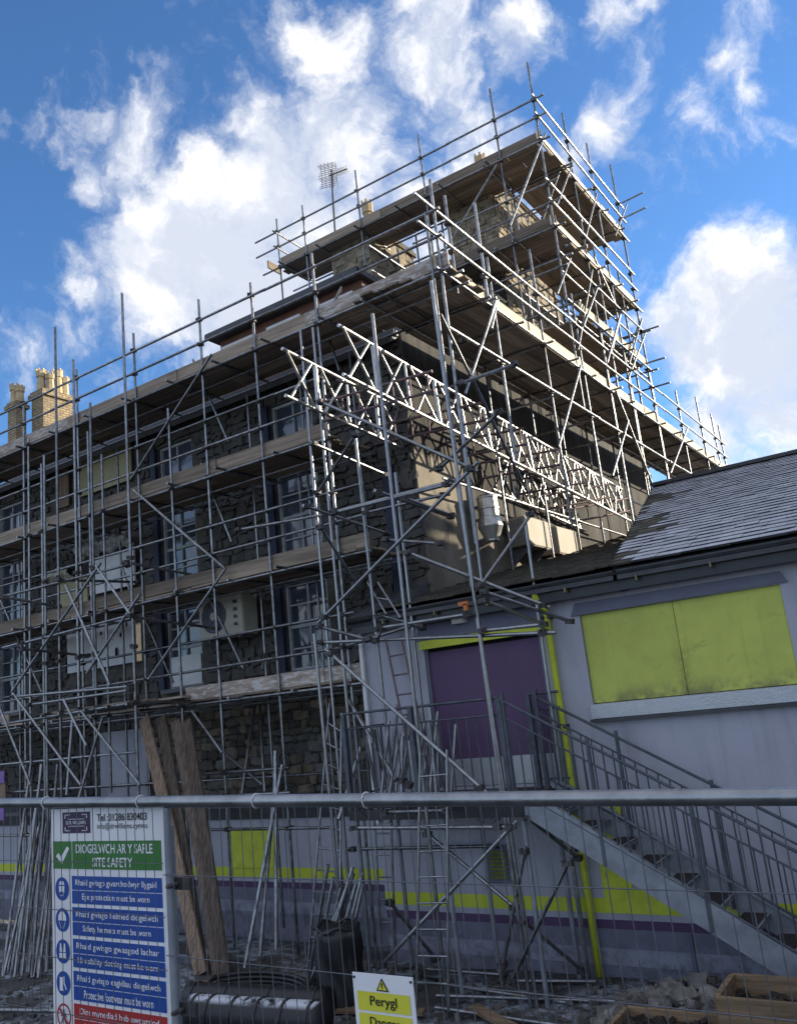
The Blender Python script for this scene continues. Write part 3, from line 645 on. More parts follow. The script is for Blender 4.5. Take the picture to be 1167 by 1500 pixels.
# unseen stone house right of the annex, added to shade yard and fence
hs = thing('added_shade_house', 'tall stone house with pitched slate roof, added out of view to shade the yard', 'house', (7, 19, 0))
bm = bmesh.new(); add_box(bm, (7.1, 17.0, 5.2), (8.2, 21, 11.2)); obj('wall', bm, stoneB, hs)
bm = bmesh.new(); add_prism(bm, [(2.7, 6.2, 10.75), (2.7, 27.8, 10.75), (7.1, 27.8, 13.8), (7.1, 6.2, 13.8)], (0, 0, .12)); add_prism(bm, [(11.5, 6.2, 10.75), (11.5, 27.8, 10.75), (7.1, 27.8, 13.8), (7.1, 6.2, 13.8)], (0, 0, .12)); add_prism(bm, [(3.05, 6.52, 10.7), (11.15, 6.52, 10.7), (7.1, 6.52, 13.7)], (0, 20.9, 0)); obj('roof', bm, slate_d, hs)
for x in (4.7, 7.1, 9.5):
    for z in (5.2, 8.0): window(x, 1.0, z, z+1.6, 6.47, 2, 4, hs)
# ------------------------------------------------------------ scaffolding
rk = random.Random(31)
def deck(parent, axis, a0, a1, b0, b1, z, m, n=5, L=3.9, gap=.006, name='scaffold_board'):
    """boards along axis from a0 to a1, laid side by side between b0 and b1"""
    wd = (b1-b0)/n
    for i in range(n):
        a = a0-rk.uniform(0, .25)
        while a < a1-.15:
            e = min(a+L*rk.uniform(.8, 1.0), a1+rk.uniform(-.05, .15))
            zz = z+rk.uniform(-.006, .008); b = b0+wd*(i+.5)
            c = ((a+e)/2, b, zz) if axis == 'x' else (b, (a+e)/2, zz)
            s = (e-a-.02, wd-gap, .038) if axis == 'x' else (wd-gap, e-a-.02, .038)
            box(name, c, s, m, parent, Quaternion((0, 0, 1), rk.uniform(-.003, .003))); a = e
def toe(parent, axis, a0, a1, b, z, m, L=3.9, h=.225):
    a = a0; k = 0
    while a < a1-.1:
        e = min(a+L*rk.uniform(.75, 1.0), a1); j = rk.uniform(-.006, .006)+(.02 if k % 2 else 0); k += 1
        c = ((a+e)/2, b+j, z+h/2+rk.uniform(-.01, .012)) if axis == 'x' else (b+j, (a+e)/2, z+h/2+rk.uniform(-.01, .012))
        s = (e-a+.06, .036, h) if axis == 'x' else (.036, e-a+.06, h)
        box('toe_board', c, s, m if not isinstance(m, list) else m[k % len(m)], parent, Quaternion((0, 1, 0) if axis == 'x' else (1, 0, 0), rk.uniform(-.004, .004))); a = e
def run(parent, name, axis, a0, a1, b, z, L=6.2, m=None):
    a = a0; k = 0
    while a < a1-.05:
        e = min(a+L, a1); j = .0 if k % 2 else .012; k += 1
        p, q = ((a-.04, b+j, z), (e+.04, b+j, z)) if axis == 'x' else ((b+j, a-.04, z), (b+j, e+.04, z))
        tube(name, p, q, parent, m); a = e

# --- scaffold along the front
YO, YI = 10.5, 11.72
DECKS = [3.95, 5.92, 7.90, 9.93]
fs = thing('facade_scaffold', 'four lift tube scaffold with plank decks along the shaded stone front', 'scaffolding', (-13, 10.5, 0))
J = []
OUT = [(-20.9, 11.1), (-18.6, 11.0), (-16.30, 10.9), (-14.40, 11.12), (-12.56, 11.31), (-10.69, 11.35), (-9.36, 11.18), (-7.93, 11.18)]
for x, top in OUT:
    b = 0 if x < -7.95 or True else 0
    lean = rk.uniform(-.03, .03)
    tube('standard', (x+lean, YO, b), (x, YO, top), fs, steel)
    for d in DECKS:
        J += [(x, YO, d-.07), (x, YO, d+.5), (x, YO, d+1.0)]
tube('standard', (-5.50, YO, 5.6), (-5.48, YO, 11.46), fs); tube('standard', (-5.62, YO-.06, 5.0), (-5.60, YO-.06, 10.9), fs)
for x, b, top in ((-15.56, 0, 9.31), (-13.98, 0, 9.6), (-13.56, 2.5, 9.0), (-11.58, 0, 9.40), (-16.02, 0, 10.0)):
    tube('standard', (x, YO-.07, b), (x, YO-.07, top), fs); J += [(x, YO-.07, d-.07) for d in DECKS if d < top]
INN = [(-18.4, 9.0), (-16.2, 9.5), (-14.7, 9.7), (-13.0, 9.8), (-10.75, 9.75), (-9.4, 9.8), (-8.2, 9.8)]
for x, top in INN: tube('standard', (x, YI, 0 if x < -7.75 else 5.2), (x, YI, top), fs)
XE = [-7.85, -7.45, -8.05, -5.45]
for k, d in enumerate(DECKS):
    xe = XE[k]
    run(fs, 'ledger', 'x', -21.4, xe+.12, YO-.048, d-.075); run(fs, 'ledger', 'x', -21.4, xe+.1, YI+.045, d-.075)
    run(fs, 'ledger', 'x', -21.4, xe+.12, YO+.5, d-.115 if k == 3 else d-.16)
    top_g = 1.0 if k < 3 else .96
    xg = xe if k != 3 else -5.5
    run(fs, 'guard_rail', 'x', -21.4, xg+.1, YO-.05, d+top_g, m=steel); run(fs, 'guard_rail', 'x', -21.4, xg+.1, YO-.05, d+.50 if k < 3 else d+.68-.18, m=steel)
    x = -21.2
    while x < xe:
        tube('transom', (x, YO-.22+rk.uniform(-.1, .1), d-.045), (x, YI+.2, d-.045), fs); x += 1.22
    a0 = -21.4
    if k == 0:
        deck(fs, 'x', -11.9, xe, YO+.03, YI-.05, d, wood_x); deck(fs, 'x', a0, -16.5, YO+.03, YI-.05, d, wood_x); deck(fs, 'x', -16.4, -12.2, YO+.5, YI-.05, d, wood_x, n=3)
        toe(fs, 'x', -11.55, xe+.08, YO+.045, d+.02, wood_mott); toe(fs, 'x', a0, -17.0, YO+.045, d+.02, wood_x)
    else:
        deck(fs, 'x', a0, xe, YO+.03, YI-.05, d, wood_x)
        toe(fs, 'x', a0, xe+.06, YO+.045, d+.02, [wood_x, wood_x, wood_x] if k < 3 else [wood_x, wood_x, wood_mott])
for z, x0, x1 in ((3.18, -21.4, -12.9), (2.62, -21.4, -11.9), (2.35, -21.4, -9.3), (2.72, -11.6, -9.3), (1.82, -13.5, -8.6), (1.78, -21.4, -16), (4.95, -21.4, -11.2)):
    run(fs, 'ledger', 'x', x0, x1, YO-.05, z, m=steel_b if z in (3.18, 2.35) else steel); J += [(x, YO, z) for x, _ in OUT if x0 < x < x1]
run(fs, 'ledger', 'x', -21.4, -8.6, YI+.05, 2.5)
FB = [((-10.31, 10.38, 10.07), (-12.64, 10.38, 8.26)), ((-12.59, 10.38, 8.04), (-10.93, 10.38, 6.61)), ((-11.89, 10.38, 7.44), (-10.31, 10.38, 6.10)), ((-10.28, 10.38, 6.09), (-12.36, 10.38, 4.43)), ((-11.29, 10.38, 3.78), (-10.62, 10.38, 3.04))]
for a, b in FB: tube('brace', a, b, fs, steel_b if rk.random() < .35 else steel)
for a, b in [((-11.65, 11.20, 10.65), (-10.83, 11.20, 8.70)), ((-11.58, 11.20, 8.45), (-10.90, 11.20, 6.76)), ((-11.75, 11.20, 6.19), (-10.81, 11.20, 4.43)), ((-13.69, 11.20, 6.29), (-12.65, 11.20, 4.37)), ((-7.85, 11.20, 10.79), (-8.03, 11.20, 10.59)), ((-8.44, 11.20, 10.79), (-8.08, 11.20, 9.26)), ((-17.87, 10.90, 6.79), (-16.33, 10.90, 4.56)), ((-11.04, 10.90, 2.97), (-10.26, 10.90, 2.45)), ((-13.65, 10.90, 6.78), (-13.40, 10.90, 6.18))]: tube('brace', a, b, fs)
couplers(J, fs)

# --- projecting loading bay
lb = thing('loading_bay_scaffold', 'scaffold loading bay standing out in front at the left with bare platform', 'scaffolding', (-12.5, 9.33, 0))
YB = 9.33; J = []
for x, top in ((-13.43, 11.36), (-11.43, 11.33), (-12.89, 10.5), (-12.42, 9.49), (-13.83, 8.85)):
    bz = 0 if top > 11 or x < -13 else 3.9
    tube('standard', (x-.03, YB, bz), (x, YB, top), lb); J += [(x, YB, z) for z in (4.0, 4.9, 5.4, 6.4)]
for p, q in [((-15.21, 9.28, 6.32), (-11.47, 9.28, 6.28)), ((-14.76, 9.28, 4.40), (-11.49, 9.28, 4.26)), ((-14.46, 9.28, 5.35), (-11.42, 9.28, 5.42)), ((-15.21, 9.28, 5.34), (-14.53, 9.28, 5.36)), ((-14.26, 9.28, 4.21), (-11.49, 9.28, 4.20)), ((-15.21, 9.28, 3.93), (-11.44, 9.28, 3.99)), ((-11.50, 9.28, 6.33), (-11.50, 11.23, 6.18)), ((-11.50, 9.41, 5.40), (-11.50, 11.28, 5.24)), ((-13.40, 8.60, 5.11), (-13.40, 9.88, 4.98)), ((-13.20, 9.18, 6.31), (-13.20, 10.92, 6.38)), ((-13.80, 8.51, 6.06), (-13.80, 9.57, 5.94))]: tube('ledger', p, q, lb, steel_b if rk.random() < .3 else steel); J += [p, q]
for x in (-13.8, -13.3, -12.6, -12.0, -11.5):
    tube('transom', (x, YB-.15, 3.98), (x, YO+.1, 3.98), lb)
deck(lb, 'x', -13.9, -11.5, YB+.06, YB+.06+.45, 4.02, wood_x, n=2); deck(lb, 'x', -13.4, -11.3, YB+.75, YB+1.12, 4.02, wood_x, n=2)
for p, q in [((-12.15, 9.26, 6.43), (-14.80, 9.26, 4.49)), ((-14.77, 9.26, 4.47), (-12.82, 9.26, 2.76)), ((-13.14, 9.26, 6.22), (-11.99, 9.26, 4.33)), ((-13.26, 9.26, 4.22), (-12.65, 9.26, 3.39)), ((-12.78, 9.26, 3.98), (-11.32, 9.26, 2.70)), ((-11.15, 9.26, 5.73), (-12.60, 9.26, 4.59)), ((-12.28, 9.26, 6.41), (-11.40, 9.26, 5.42)), ((-15.18, 9.26, 4.23), (-14.24, 9.26, 2.82))]: tube('brace', p, q, lb, steel_b if rk.random() < .4 else steel)
couplers(J, lb)

# --- scaffold along the gable
XO, XI = -5.525, -6.85
gs = thing('gable_scaffold', 'long sunlit scaffold deck with pale toe board running back along the gable', 'scaffolding', (-6, 20, 6.5))
J = []
GD = 9.93
def roof_at(x, y): return lz(y) if y < 25 else 5.5
GST = [(11.02, 9.7, 11.45), (12.13, 9.9, 11.85), (12.32, 7.2, 10.9), (14.36, 6.3, 11.9), (16.38, 7.2, 11.7), (18.0, None, 11.3), (19.65, None, 11.2), (21.58, None, 11.5), (24.05, None, 11.5), (26.5, None, 11.95), (28.3, 5.5, 11.8), (29.15, 5.5, 11.6)]
for y, b, top in GST:
    b = roof_at(XO, y)-.02 if b is None else b
    tube('standard', (XO, y, max(b, 4.8)), (XO, y, top), gs, steel if y > 12.2 or y < 11.5 else steel_b); J += [(XO, y, GD-.07), (XO, y, GD+.5), (XO, y, GD+1.0), (XO, y, 8.9)]
    if y > 12.2 and y not in (12.32,): tube('standard', (XI, y+.1, max(roof_at(XI, min(y, 25)), 5)-.02), (XI, y+.1, GD-.05), gs)
run(gs, 'ledger', 'y', 10.35, 29.5, XO+.048, GD-.075); run(gs, 'ledger', 'y', 10.35, 29.5, XI-.048, GD-.075)
run(gs, 'ledger', 'y', 10.5, 25.5, XO+.048, 8.92, m=steel_b); run(gs, 'ledger', 'y', 12.3, 25, XI-.048, 8.3); run(gs, 'ledger', 'y', 12.3, 24, XI-.048, 7.2)
run(gs, 'guard_rail', 'y', 9.95, 29.3, XO+.05, GD+.99, m=steel_b); run(gs, 'guard_rail', 'y', 9.95, 29.3, XO+.05, GD+.52, m=steel_b)
run(gs, 'guard_rail', 'y', 10.6, 17.0, XI+.05, GD+.95); run(gs, 'guard_rail', 'y', 10.6, 20.0, XI+.05, GD+.5)
y = 10.75
while y < 29.5:
    tube('transom', (XO+.2+rk.uniform(-.06, .12), y, GD-.045), (XI-.25, y, GD-.045), gs); y += 1.2
for y in (12.4, 14.4, 16.4, 18.0, 21.5): tube('transom', (XO+.15, y+.06, 8.85), (XI-.25, y+.06, 8.85), gs)
deck(gs, 'y', 10.55, 29.5, -7.12, XO-.03, GD, wood_y, n=7)
toe(gs, 'y', 10.5, 29.55, XO-.045, GD+.02, wood_pale)
tube('cross_tube', (XO+.1, 29.5, GD+.05), (XI-.2, 29.5, GD+.05), gs)
for a, b in [((-5.43, 10.19, 9.02), (-5.43, 12.40, 6.62)), ((-5.43, 12.26, 10.00), (-5.43, 10.64, 7.88)), ((-5.43, 15.99, 9.90), (-5.43, 14.05, 7.74)), ((-5.43, 18.04, 9.92), (-5.43, 19.75, 7.81)), ((-5.43, 24.24, 10.36), (-5.43, 21.46, 8.53)), ((-5.43, 12.32, 10.04), (-5.43, 11.89, 9.36)), ((-5.43, 12.21, 9.98), (-5.43, 11.39, 8.85)), ((-5.43, 18.10, 12.51), (-5.43, 16.59, 11.00)), ((-5.43, 19.53, 12.30), (-5.43, 17.79, 10.49)), ((-5.43, 18.62, 9.30), (-5.43, 16.82, 7.67))]: tube('brace', a, b, gs, steel_b if rk.random() < .4 else steel)
couplers(J, gs)

# --- tower scaffold round the gable chimney
ts = thing('chimney_scaffold', 'upper two deck scaffold round the chimneys, highest against the sky', 'scaffolding', (-7, 16, 10))
YT = 16.05; TD = [13.22, 15.34]; J = []
for x, b, top in ((-13.2, 12.3, 16.75), (-12.28, 12.35, 16.75), (-10.48, 12.4, 16.95), (-8.54, GD, 17.0), (-6.52, GD, 17.2), (-5.53, 9.0, 17.35)):
    tube('standard', (x, YT, b), (x, YT, top), ts); J += [(x, YT, z) for z in (13.15, 14.2, 15.28, 15.9, 16.35)]
for y, b, top in ((17.95, 8.9, 17.15), (19.55, 8.7, 17.2), (21.5, 8.4, 17.6)):
    tube('standard', (XO, y, b), (XO, y, top), ts); J += [(XO, y, z) for z in (13.15, 14.2, 13.75, 15.28, 15.85, 16.35)]
for x, y in ((-6.8, 17.2), (-6.8, 19.4), (-6.8, 21.4), (-8.8, 17.2), (-8.8, 21.2), (-10.3, 17.4)):
    tube('standard', (x, y, GD), (x, y, 15.25), ts)
for z in (16.33, 15.87):
    run(ts, 'guard_rail', 'x', -13.95, -5.3, YT-.05, z, m=steel); run(ts, 'guard_rail', 'y', 15.85, 21.75, XO+.05, z, m=steel)
    tube('guard_rail', (-13.2, YT-.2, z-.03), (-13.2, 17.5, z-.03), ts); tube('guard_rail', (XO+.1, 21.5, z), (XO+.75, 21.45, z+.02), ts)
for z in (14.22, 13.74):
    run(ts, 'guard_rail', 'x', -9.0, -5.3, YT-.05, z); run(ts, 'guard_rail', 'y', 15.85, 21.6, XO+.05, z, m=steel_b)
for z in (12.2, 11.2): run(ts, 'ledger', 'y', 16.0, 21.6, XO-.06, z); run(ts, 'ledger', 'y', 16.8, 21.6, XI, z)
for k, d in enumerate(TD):
    x0 = -13.15 if k else -9.0
    run(ts, 'ledger', 'x', x0-.6, -5.3, YT-.05, d-.075); run(ts, 'ledger', 'x', x0-.6, -5.3, 17.25, d-.075)
    run(ts, 'ledger', 'y', 15.9, 21.7, XO+.05, d-.075, m=steel); run(ts, 'ledger', 'y', 15.9, 21.7, XI-.05, d-.075)
    deck(ts, 'x', x0, -5.6, YT+.03, 17.25, d, wood_x); deck(ts, 'y', 17.27, 21.5, XI+.05, XO-.03, d, wood_y)
    toe(ts, 'x', x0, -5.52, YT+.045, d+.02, [wood_x]); toe(ts, 'y', YT, 21.55, XO-.045, d+.02, wood_pale)
    x = x0+.1
    while x < -5.6: tube('transom', (x, YT-.25, d-.045), (x, 17.4, d-.045), ts); x += 1.25
    y = 17.4
    while y < 21.6: tube('transom', (XO+.22, y, d-.045), (XI-.2, y, d-.045), ts); y += 1.2
    box('toe_board', (x0-.35, YT+.1, d+.1), (.04, .5, .22), wood_y, ts) if k else None
for p, q in (((-6.8, 17.2, 13.1), (-5.6, 17.25, 15.2)), ((-5.46, 19.6, 11.0), (-5.46, 21.6, 12.9)), ((-12.3, 16.1, 12.4), (-11.4, 17.2, 15.2))): tube('brace', p, q, ts)
for a, b in [((-5.45, 16.24, 15.56), (-5.45, 13.39, 11.95)), ((-5.45, 17.89, 15.71), (-5.45, 16.24, 13.77)), ((-5.45, 19.40, 15.60), (-5.45, 17.92, 13.75)), ((-5.45, 22.22, 16.66), (-5.45, 20.40, 14.84)), ((-5.45, 16.52, 12.58), (-5.45, 15.33, 11.28)), ((-5.45, 18.25, 13.33), (-5.45, 19.29, 12.48)), ((-5.45, 19.58, 12.30), (-5.45, 18.45, 11.05)), ((-5.45, 21.83, 12.65), (-5.45, 19.29, 10.53))]: tube('brace', a, b, ts)
for z in (10.9, 11.6, 12.5): tube('transom', (XO+.5, 21.5, z), (XI-.2, 21.5, z), ts); tube('transom', (XO+.3, 19.55, z-.1), (XI-.2, 19.55, z-.1), ts)
for z in (11.4, 12.5):
    run(ts, 'ledger', 'y', 15.95, 21.7, XO+.05, z, m=steel); run(ts, 'ledger', 'y', 17.0, 21.5, -6.8, z-.1)
    for y in (16.1, 18.0, 19.6, 21.45): tube('transom', (XO+.28, y, z-.06), (XI-.25, y, z-.06), ts); J.append((XO, y, z))
for y in (18.75, 20.5): tube('standard', (XO-.05, y, 9.9), (XO-.05, y, 13.9), ts); tube('standard', (XI+.1, y, 9.9), (XI+.1, y, 15.2), ts)
for x in (-7.4, -9.6, -11.4): tube('standard', (x, 17.22, 12.6 if x < -8 else GD), (x, 17.22, 15.2), ts)
for z in (14.0, 14.5): run(ts, 'ledger', 'x', -13.0, -5.6, 17.2, z)
run(ts, 'ledger', 'x', -9.0, -5.4, YT-.05, 12.2); run(ts, 'ledger', 'x', -9.0, -5.4, YT-.05, 11.3)
for p, q in (((-5.47, 16.1, 10.3), (-5.47, 18.0, 12.9)), ((-8.5, 16.0, 13.4), (-6.6, 16.0, 15.2)), ((-6.8, 21.4, 10.5), (-5.5, 21.5, 12.8))): tube('brace', p, q, ts)
deck(ts, 'y', 17.3, 21.4, XI+.1, XO-.08, 11.5, wood_y, n=5)
toe(ts, 'y', 17.0, 21.5, XO-.045, 11.52, wood_pale)
couplers(J, ts)

# --- support tower under the lattice beams
bt = thing('beam_tower', 'braced tube tower standing in the yard that carries the lattice beams', 'scaffolding', (-6.3, 9.8, 0))
J = []
PS = [((-8.22, 10.40, 0), (-8.23, 10.40, 9.83)), ((-7.80, 10.20, 0), (-7.81, 10.20, 9.65)), ((-5.90, 9.10, 0), (-5.91, 9.10, 8.82)), ((-4.98, 9.40, 0), (-5.09, 9.40, 9.12)), ((-4.90, 9.40, 0), (-5.08, 9.40, 6.29)), ((-4.68, 10.42, 0), (-4.66, 10.42, 5.77)), ((-7.20, 10.30, 2.30), (-7.25, 10.30, 7.60)), ((-6.60, 10.35, 2.30), (-6.62, 10.35, 6.90)), ((-5.45, 10.45, 5.00), (-5.45, 10.45, 7.60)), ((-7.55, 9.35, 0), (-7.62, 9.35, 4.60))]
for a, b in PS: tube('standard', a, b, bt, steel_b)
for a, b, kind in [((-7.18, 9.02, 4.33), (-4.98, 9.02, 2.38), 'b'), ((-6.81, 9.02, 0.39), (-4.65, 9.02, 2.08), 'b'), ((-6.29, 9.60, 1.89), (-5.08, 9.60, 0.98), 'b'), ((-7.25, 9.00, 4.69), (-4.54, 9.00, 6.29), 'b'), ((-7.18, 9.40, 6.27), (-5.11, 9.40, 6.26), 'l'), ((-9.92, 10.30, 6.68), (-7.88, 10.30, 6.53), 'd'), ((-6.74, 9.60, 4.55), (-5.05, 9.30, 4.50), 'l'), ((-8.09, 9.90, 4.53), (-3.97, 9.30, 4.12), 'l'), ((-5.01, 9.40, 4.28), (-4.12, 9.40, 4.24), 'l'), ((-6.76, 9.60, 4.38), (-6.62, 9.60, 4.54), 'd'), ((-7.59, 9.30, 6.46), (-7.59, 11.50, 6.27), 'l'), ((-7.35, 9.30, 7.36), (-7.35, 11.28, 7.19), 'l'), ((-6.14, 9.05, 6.31), (-6.14, 11.11, 6.19), 'l'), ((-7.70, 10.00, 4.40), (-5.97, 10.00, 4.60), 'd'), ((-5.80, 9.05, 5.42), (-4.31, 10.00, 4.49), 'l'), ((-6.20, 9.10, 2.58), (-6.11, 9.10, 2.52), 'd'), ((-4.88, 9.30, 4.76), (-4.14, 10.30, 4.28), 'l'), ((-5.74, 9.10, 6.13), (-5.69, 10.30, 6.02), 'l'), ((-7.32, 9.30, 6.11), (-7.41, 10.20, 5.29), 'd'), ((-6.50, 9.30, 7.29), (-8.04, 10.20, 6.86), 'd'), ((-7.49, 9.30, 4.68), (-6.63, 9.30, 4.38), 'd'), ((-7.00, 9.05, 7.86), (-4.86, 9.60, 6.36), 'l'), ((-4.94, 9.35, 4.80), (-4.48, 10.30, 5.82), 'l'), ((-6.48, 9.30, 4.69), (-6.20, 10.00, 4.49), 'l'), ((-7.11, 9.30, 6.23), (-5.10, 9.30, 6.20), 'd'), ((-7.18, 10.20, 6.37), (-5.65, 10.20, 6.33), 'd'), ((-6.71, 10.00, 5.85), (-5.75, 10.00, 5.60), 'd'), ((-7.23, 9.25, 2.00), (-4.93, 9.25, 1.98), 'l'), ((-8.02, 10.20, 1.56), (-5.53, 10.20, 1.60), 'd'), ((-5.29, 9.40, 0.39), (-4.78, 9.40, 1.74), 'd'), ((-4.73, 9.40, 2.08), (-4.52, 10.30, 1.42), 'b'), ((-5.19, 9.35, 0.25), (-4.22, 9.35, 1.62), 'd'), ((-4.96, 9.40, 0.95), (-4.63, 10.20, 0.17), 'b'), ((-5.65, 10.20, -0), (-4.38, 10.20, 0.09), 'l'), ((-7.03, 9.70, 1.02), (-6.69, 10.20, 0.16), 'd'), ((-6.63, 9.60, 0.17), (-6.60, 10.30, -0.11), 'l'), ((-6.64, 9.60, -0.01), (-6.21, 10.20, -0.25), 'l'), ((-6.93, 10.10, 0.08), (-5.61, 10.10, 0.1), 'd'), ((-6.63, 9.20, 2.19), (-5.62, 9.20, 2.19), 'd'), ((-4.88, 9.30, 4.65), (-4.59, 10.40, 4.32), 'l'), ((-4.28, 9.35, 6.99), (-5.47, 9.60, 6.51), 'd'), ((-4.87, 9.40, 7.53), (-4.48, 10.50, 8.02), 'd')]:
    tube('brace' if kind == 'b' else 'ledger', a, b, bt, steel_b if kind in 'lb' else steel); J += [Vector(a).lerp(Vector(b), .04), Vector(a).lerp(Vector(b), .96)]
couplers(J, bt)

# --- the two lattice beams and their cross ladders
def lattice(name, label, T0, T1, B0, B1, n):
    t = thing(name, label, 'lattice beam', (Vector(T0)+Vector(B0))/2, 'lattice beams bridging the annex roof')
    T0, T1, B0, B1 = map(Vector, (T0, T1, B0, B1))
    ks = (0, .36, .68, 1.0)
    for a, b in zip(ks, ks[1:]):
        tube('top_chord', T0.lerp(T1, a), T0.lerp(T1, b-.004), t, alu, .029); tube('bottom_chord', B0.lerp(B1, a), B0.lerp(B1, b-.004), t, alu, .029)
    for i in range(n):
        u0, u1, um = (i+.35)/(n+.4), (i+1.3)/(n+.4), (i+.85)/(n+.4)
        tube('diagonal', T0.lerp(T1, (i+.12)/(n+.4)), B0.lerp(B1, um), t, alu, .021, 8); tube('diagonal', B0.lerp(B1, (i+.15)/(n+.4)), T0.lerp(T1, um), t, alu, .021, 8)
        tube('upright', B0.lerp(B1, (i+.95)/(n+.4)), T0.lerp(T1, (i+.95)/(n+.4)), t, alu, .034 if i % 2 == 0 else .021, 8)
    return t
RT0, RT1, RB0, RB1 = [Vector(v) for v in ((-6.54, 9.15, 8.89), (-6.53, 20.82, 8.25), (-6.54, 9.15, 8.13), (-6.53, 21.09, 7.45))]
LT0, LT1, LB0, LB1 = [Vector(v) for v in ((-7.62, 9.15, 8.89), (-7.14, 19.30, 7.92), (-7.63, 9.15, 8.14), (-7.10, 19.30, 7.11))]
lattice('lattice_beam', 'right-hand lattice beam, the higher one in the picture', RT0, RT1, RB0, RB1, 13)
lattice('lattice_beam', 'left-hand lattice beam, nearest the stone front', LT0, LT1, LB0, LB1, 13)
for i in range(7):
    u = .12+.135*i
    A, B = LB0.lerp(LB1, u), RB0.lerp(RB1, u); d = (B-A).normalized(); A2, B2 = LT0.lerp(LT1, u), RT0.lerp(RT1, u)
    t = thing('ladder_beam', 'dark rusty cross ladder tying the two lattice beams together', 'ladder beam', A-d*.35, 'cross ladders between the lattice beams')
    lo0, lo1, hi0, hi1 = A-d*.35+Vector((0, .06, .08)), B+d*.55+Vector((0, .06, .08)), A-d*.35+Vector((0, .06, .40)), B+d*.55+Vector((0, .06, .40))
    tube('chord', lo0, lo1, t, rust, .026, 8); tube('chord', hi0, hi1, t, rust, .026, 8)
    for k in range(7): tube('rung', lo0.lerp(lo1, (k+.3)/6.6), hi0.lerp(hi1, (k+.3)/6.6), t, rust, .014, 6)
    for p, q in ((A2.lerp(A, .1), B.lerp(B2, .1)),):
        if i % 2 == 0: tube('sway_tube', p, q, t, coup, .02, 8)

# ------------------------------------------------------------ steel staircase
st = thing('steel_staircase', 'galvanised outside staircase with landing at the purple door and barred railings', 'staircase', (-5, 10, 0))
stair_m = mat('dull_zinc', (.255, .275, .31), .6, .35, .2, 5.0, spots=(4.0, .58, .12, (.33, .35, .38)), bump=.15)
rail_m = mat('dark_zinc_rail', (.09, .10, .12), .55, .4, .25, 8.0)
tread_m = mat('rusty_mesh_tread', (.035, .028, .028), .8, .2, .4, 20.0)
SX, SZ, SLp = -4.74, 2.27, .605
def stz(x): return SZ-(x-SX)*SLp
XB = SX+SZ/SLp
for y in (9.4, 10.36):
    bm = bmesh.new(); add_prism(bm, [(SX-.05, y, SZ+.08), (SX+.1, y, SZ+.08), (XB, y, .09), (XB, y, -.05), (XB-.28, y, -.05), (SX-.05, y, SZ-.17)], (0, .012, 0)); obj('stringer', bm, stair_m, st)
    bm = bmesh.new(); add_prism(bm, [(SX+.1, y+.013, SZ+.08), (XB, y+.013, .09), (XB, y+.013, .07), (SX+.1, y+.013, SZ+.06)], (0, .06 if y < 10 else -.06, 0)); add_prism(bm, [(SX-.02, y+.013, SZ-.16), (XB-.28, y+.013, -.03), (XB-.28, y+.013, -.05), (SX-.02, y+.013, SZ-.18)], (0, .05, 0)); obj('stringer_flange', bm, stair_m, st)
for k in range(11):
    z = SZ-.2*(k+1); x = SX+.02+.3306*(k+.5)
    tr = bb('tread', x-.13, x+.15, 9.42, 10.35, z-.012, z, tread_m, st)
    bb('nosing', x+.12, x+.15, 9.42, 10.35, z-.04, z+.002, stair_m, st)
LX0 = -7.3
bb('landing_deck', LX0, SX, 9.4, YA-.02, SZ-.06, SZ-.005, tread_m, st)
for y in (9.4, 10.45): bb('landing_beam', LX0, SX, y-.03, y+.03, SZ-.20, SZ-.07, gutter_m, st)
bb('landing_fascia', -5.95, SX, 9.355, 9.37, SZ-.06, SZ-.005, wood_new, st)
for x in (LX0+.05, -5.9, SX-.05):
    for y in (9.45, 10.4): tube('landing_leg', (x, y, 0), (x, y, SZ-.2), st, stair_m, .03)
def railing(p0, p1, n, name, top=1.18, low=.10, mid=.98):
    p0, p1 = Vector(p0), Vector(p1); up = Vector((0, 0, 1))
    tube('handrail', p0+up*top, p1+up*top, st, rail_m, .018, 8); tube('mid_rail', p0+up*mid, p1+up*mid, st, rail_m, .012, 6); tube('low_rail', p0+up*low, p1+up*low, st, rail_m, .012, 6)
    for k in range(n): q = p0.lerp(p1, (k+.5)/n); tube('baluster', q+up*low, q+up*mid, st, rail_m, .0095, 6)
def post(x, y, z, h=1.18): bb('post', x-.03, x+.03, y-.03, y+.03, z-.15, z+h, rail_m, st)
railing((LX0, 9.43, SZ), (SX-.18, 9.43, SZ), 18, 'f')
for x in (LX0, -6.2, SX-.16): post(x, 9.43, SZ)
railing((LX0, 9.43, SZ), (LX0, 10.5, SZ), 8, 's')
for y in (9.41, 10.36):
    railing((SX-.14, y, SZ-.02), (XB-.05, y, stz(XB-.05)), 30, 'd', 1.18, .16, .98)
    for u in (.0, .27, .55, .82, 1.0):
        x = SX-.1+(XB-.05-SX)*u; bb('post', x-.018, x+.018, y-.018, y+.018, stz(x)-.2, stz(x)+1.18, rail_m, st)
railing((-4.98, 10.42, SZ), (-4.55, 10.42, SZ), 5, 'b'); post(-4.98, 10.42, SZ)
bm = bmesh.new(); rr = random.Random(8)
for k in range(160):
    x, y = rr.uniform(-7.2, -4.8), rr.uniform(9.36, 9.6); a = Vector((x, y, SZ+rr.uniform(-.24, .03))); add_cyl(bm, a, a+Vector((rr.uniform(-.12, .12), rr.uniform(-.05, .03), rr.uniform(-.10, .08))), .008, 4, .003)
obj('dead_twigs', bm, tread_m, kind='stuff')

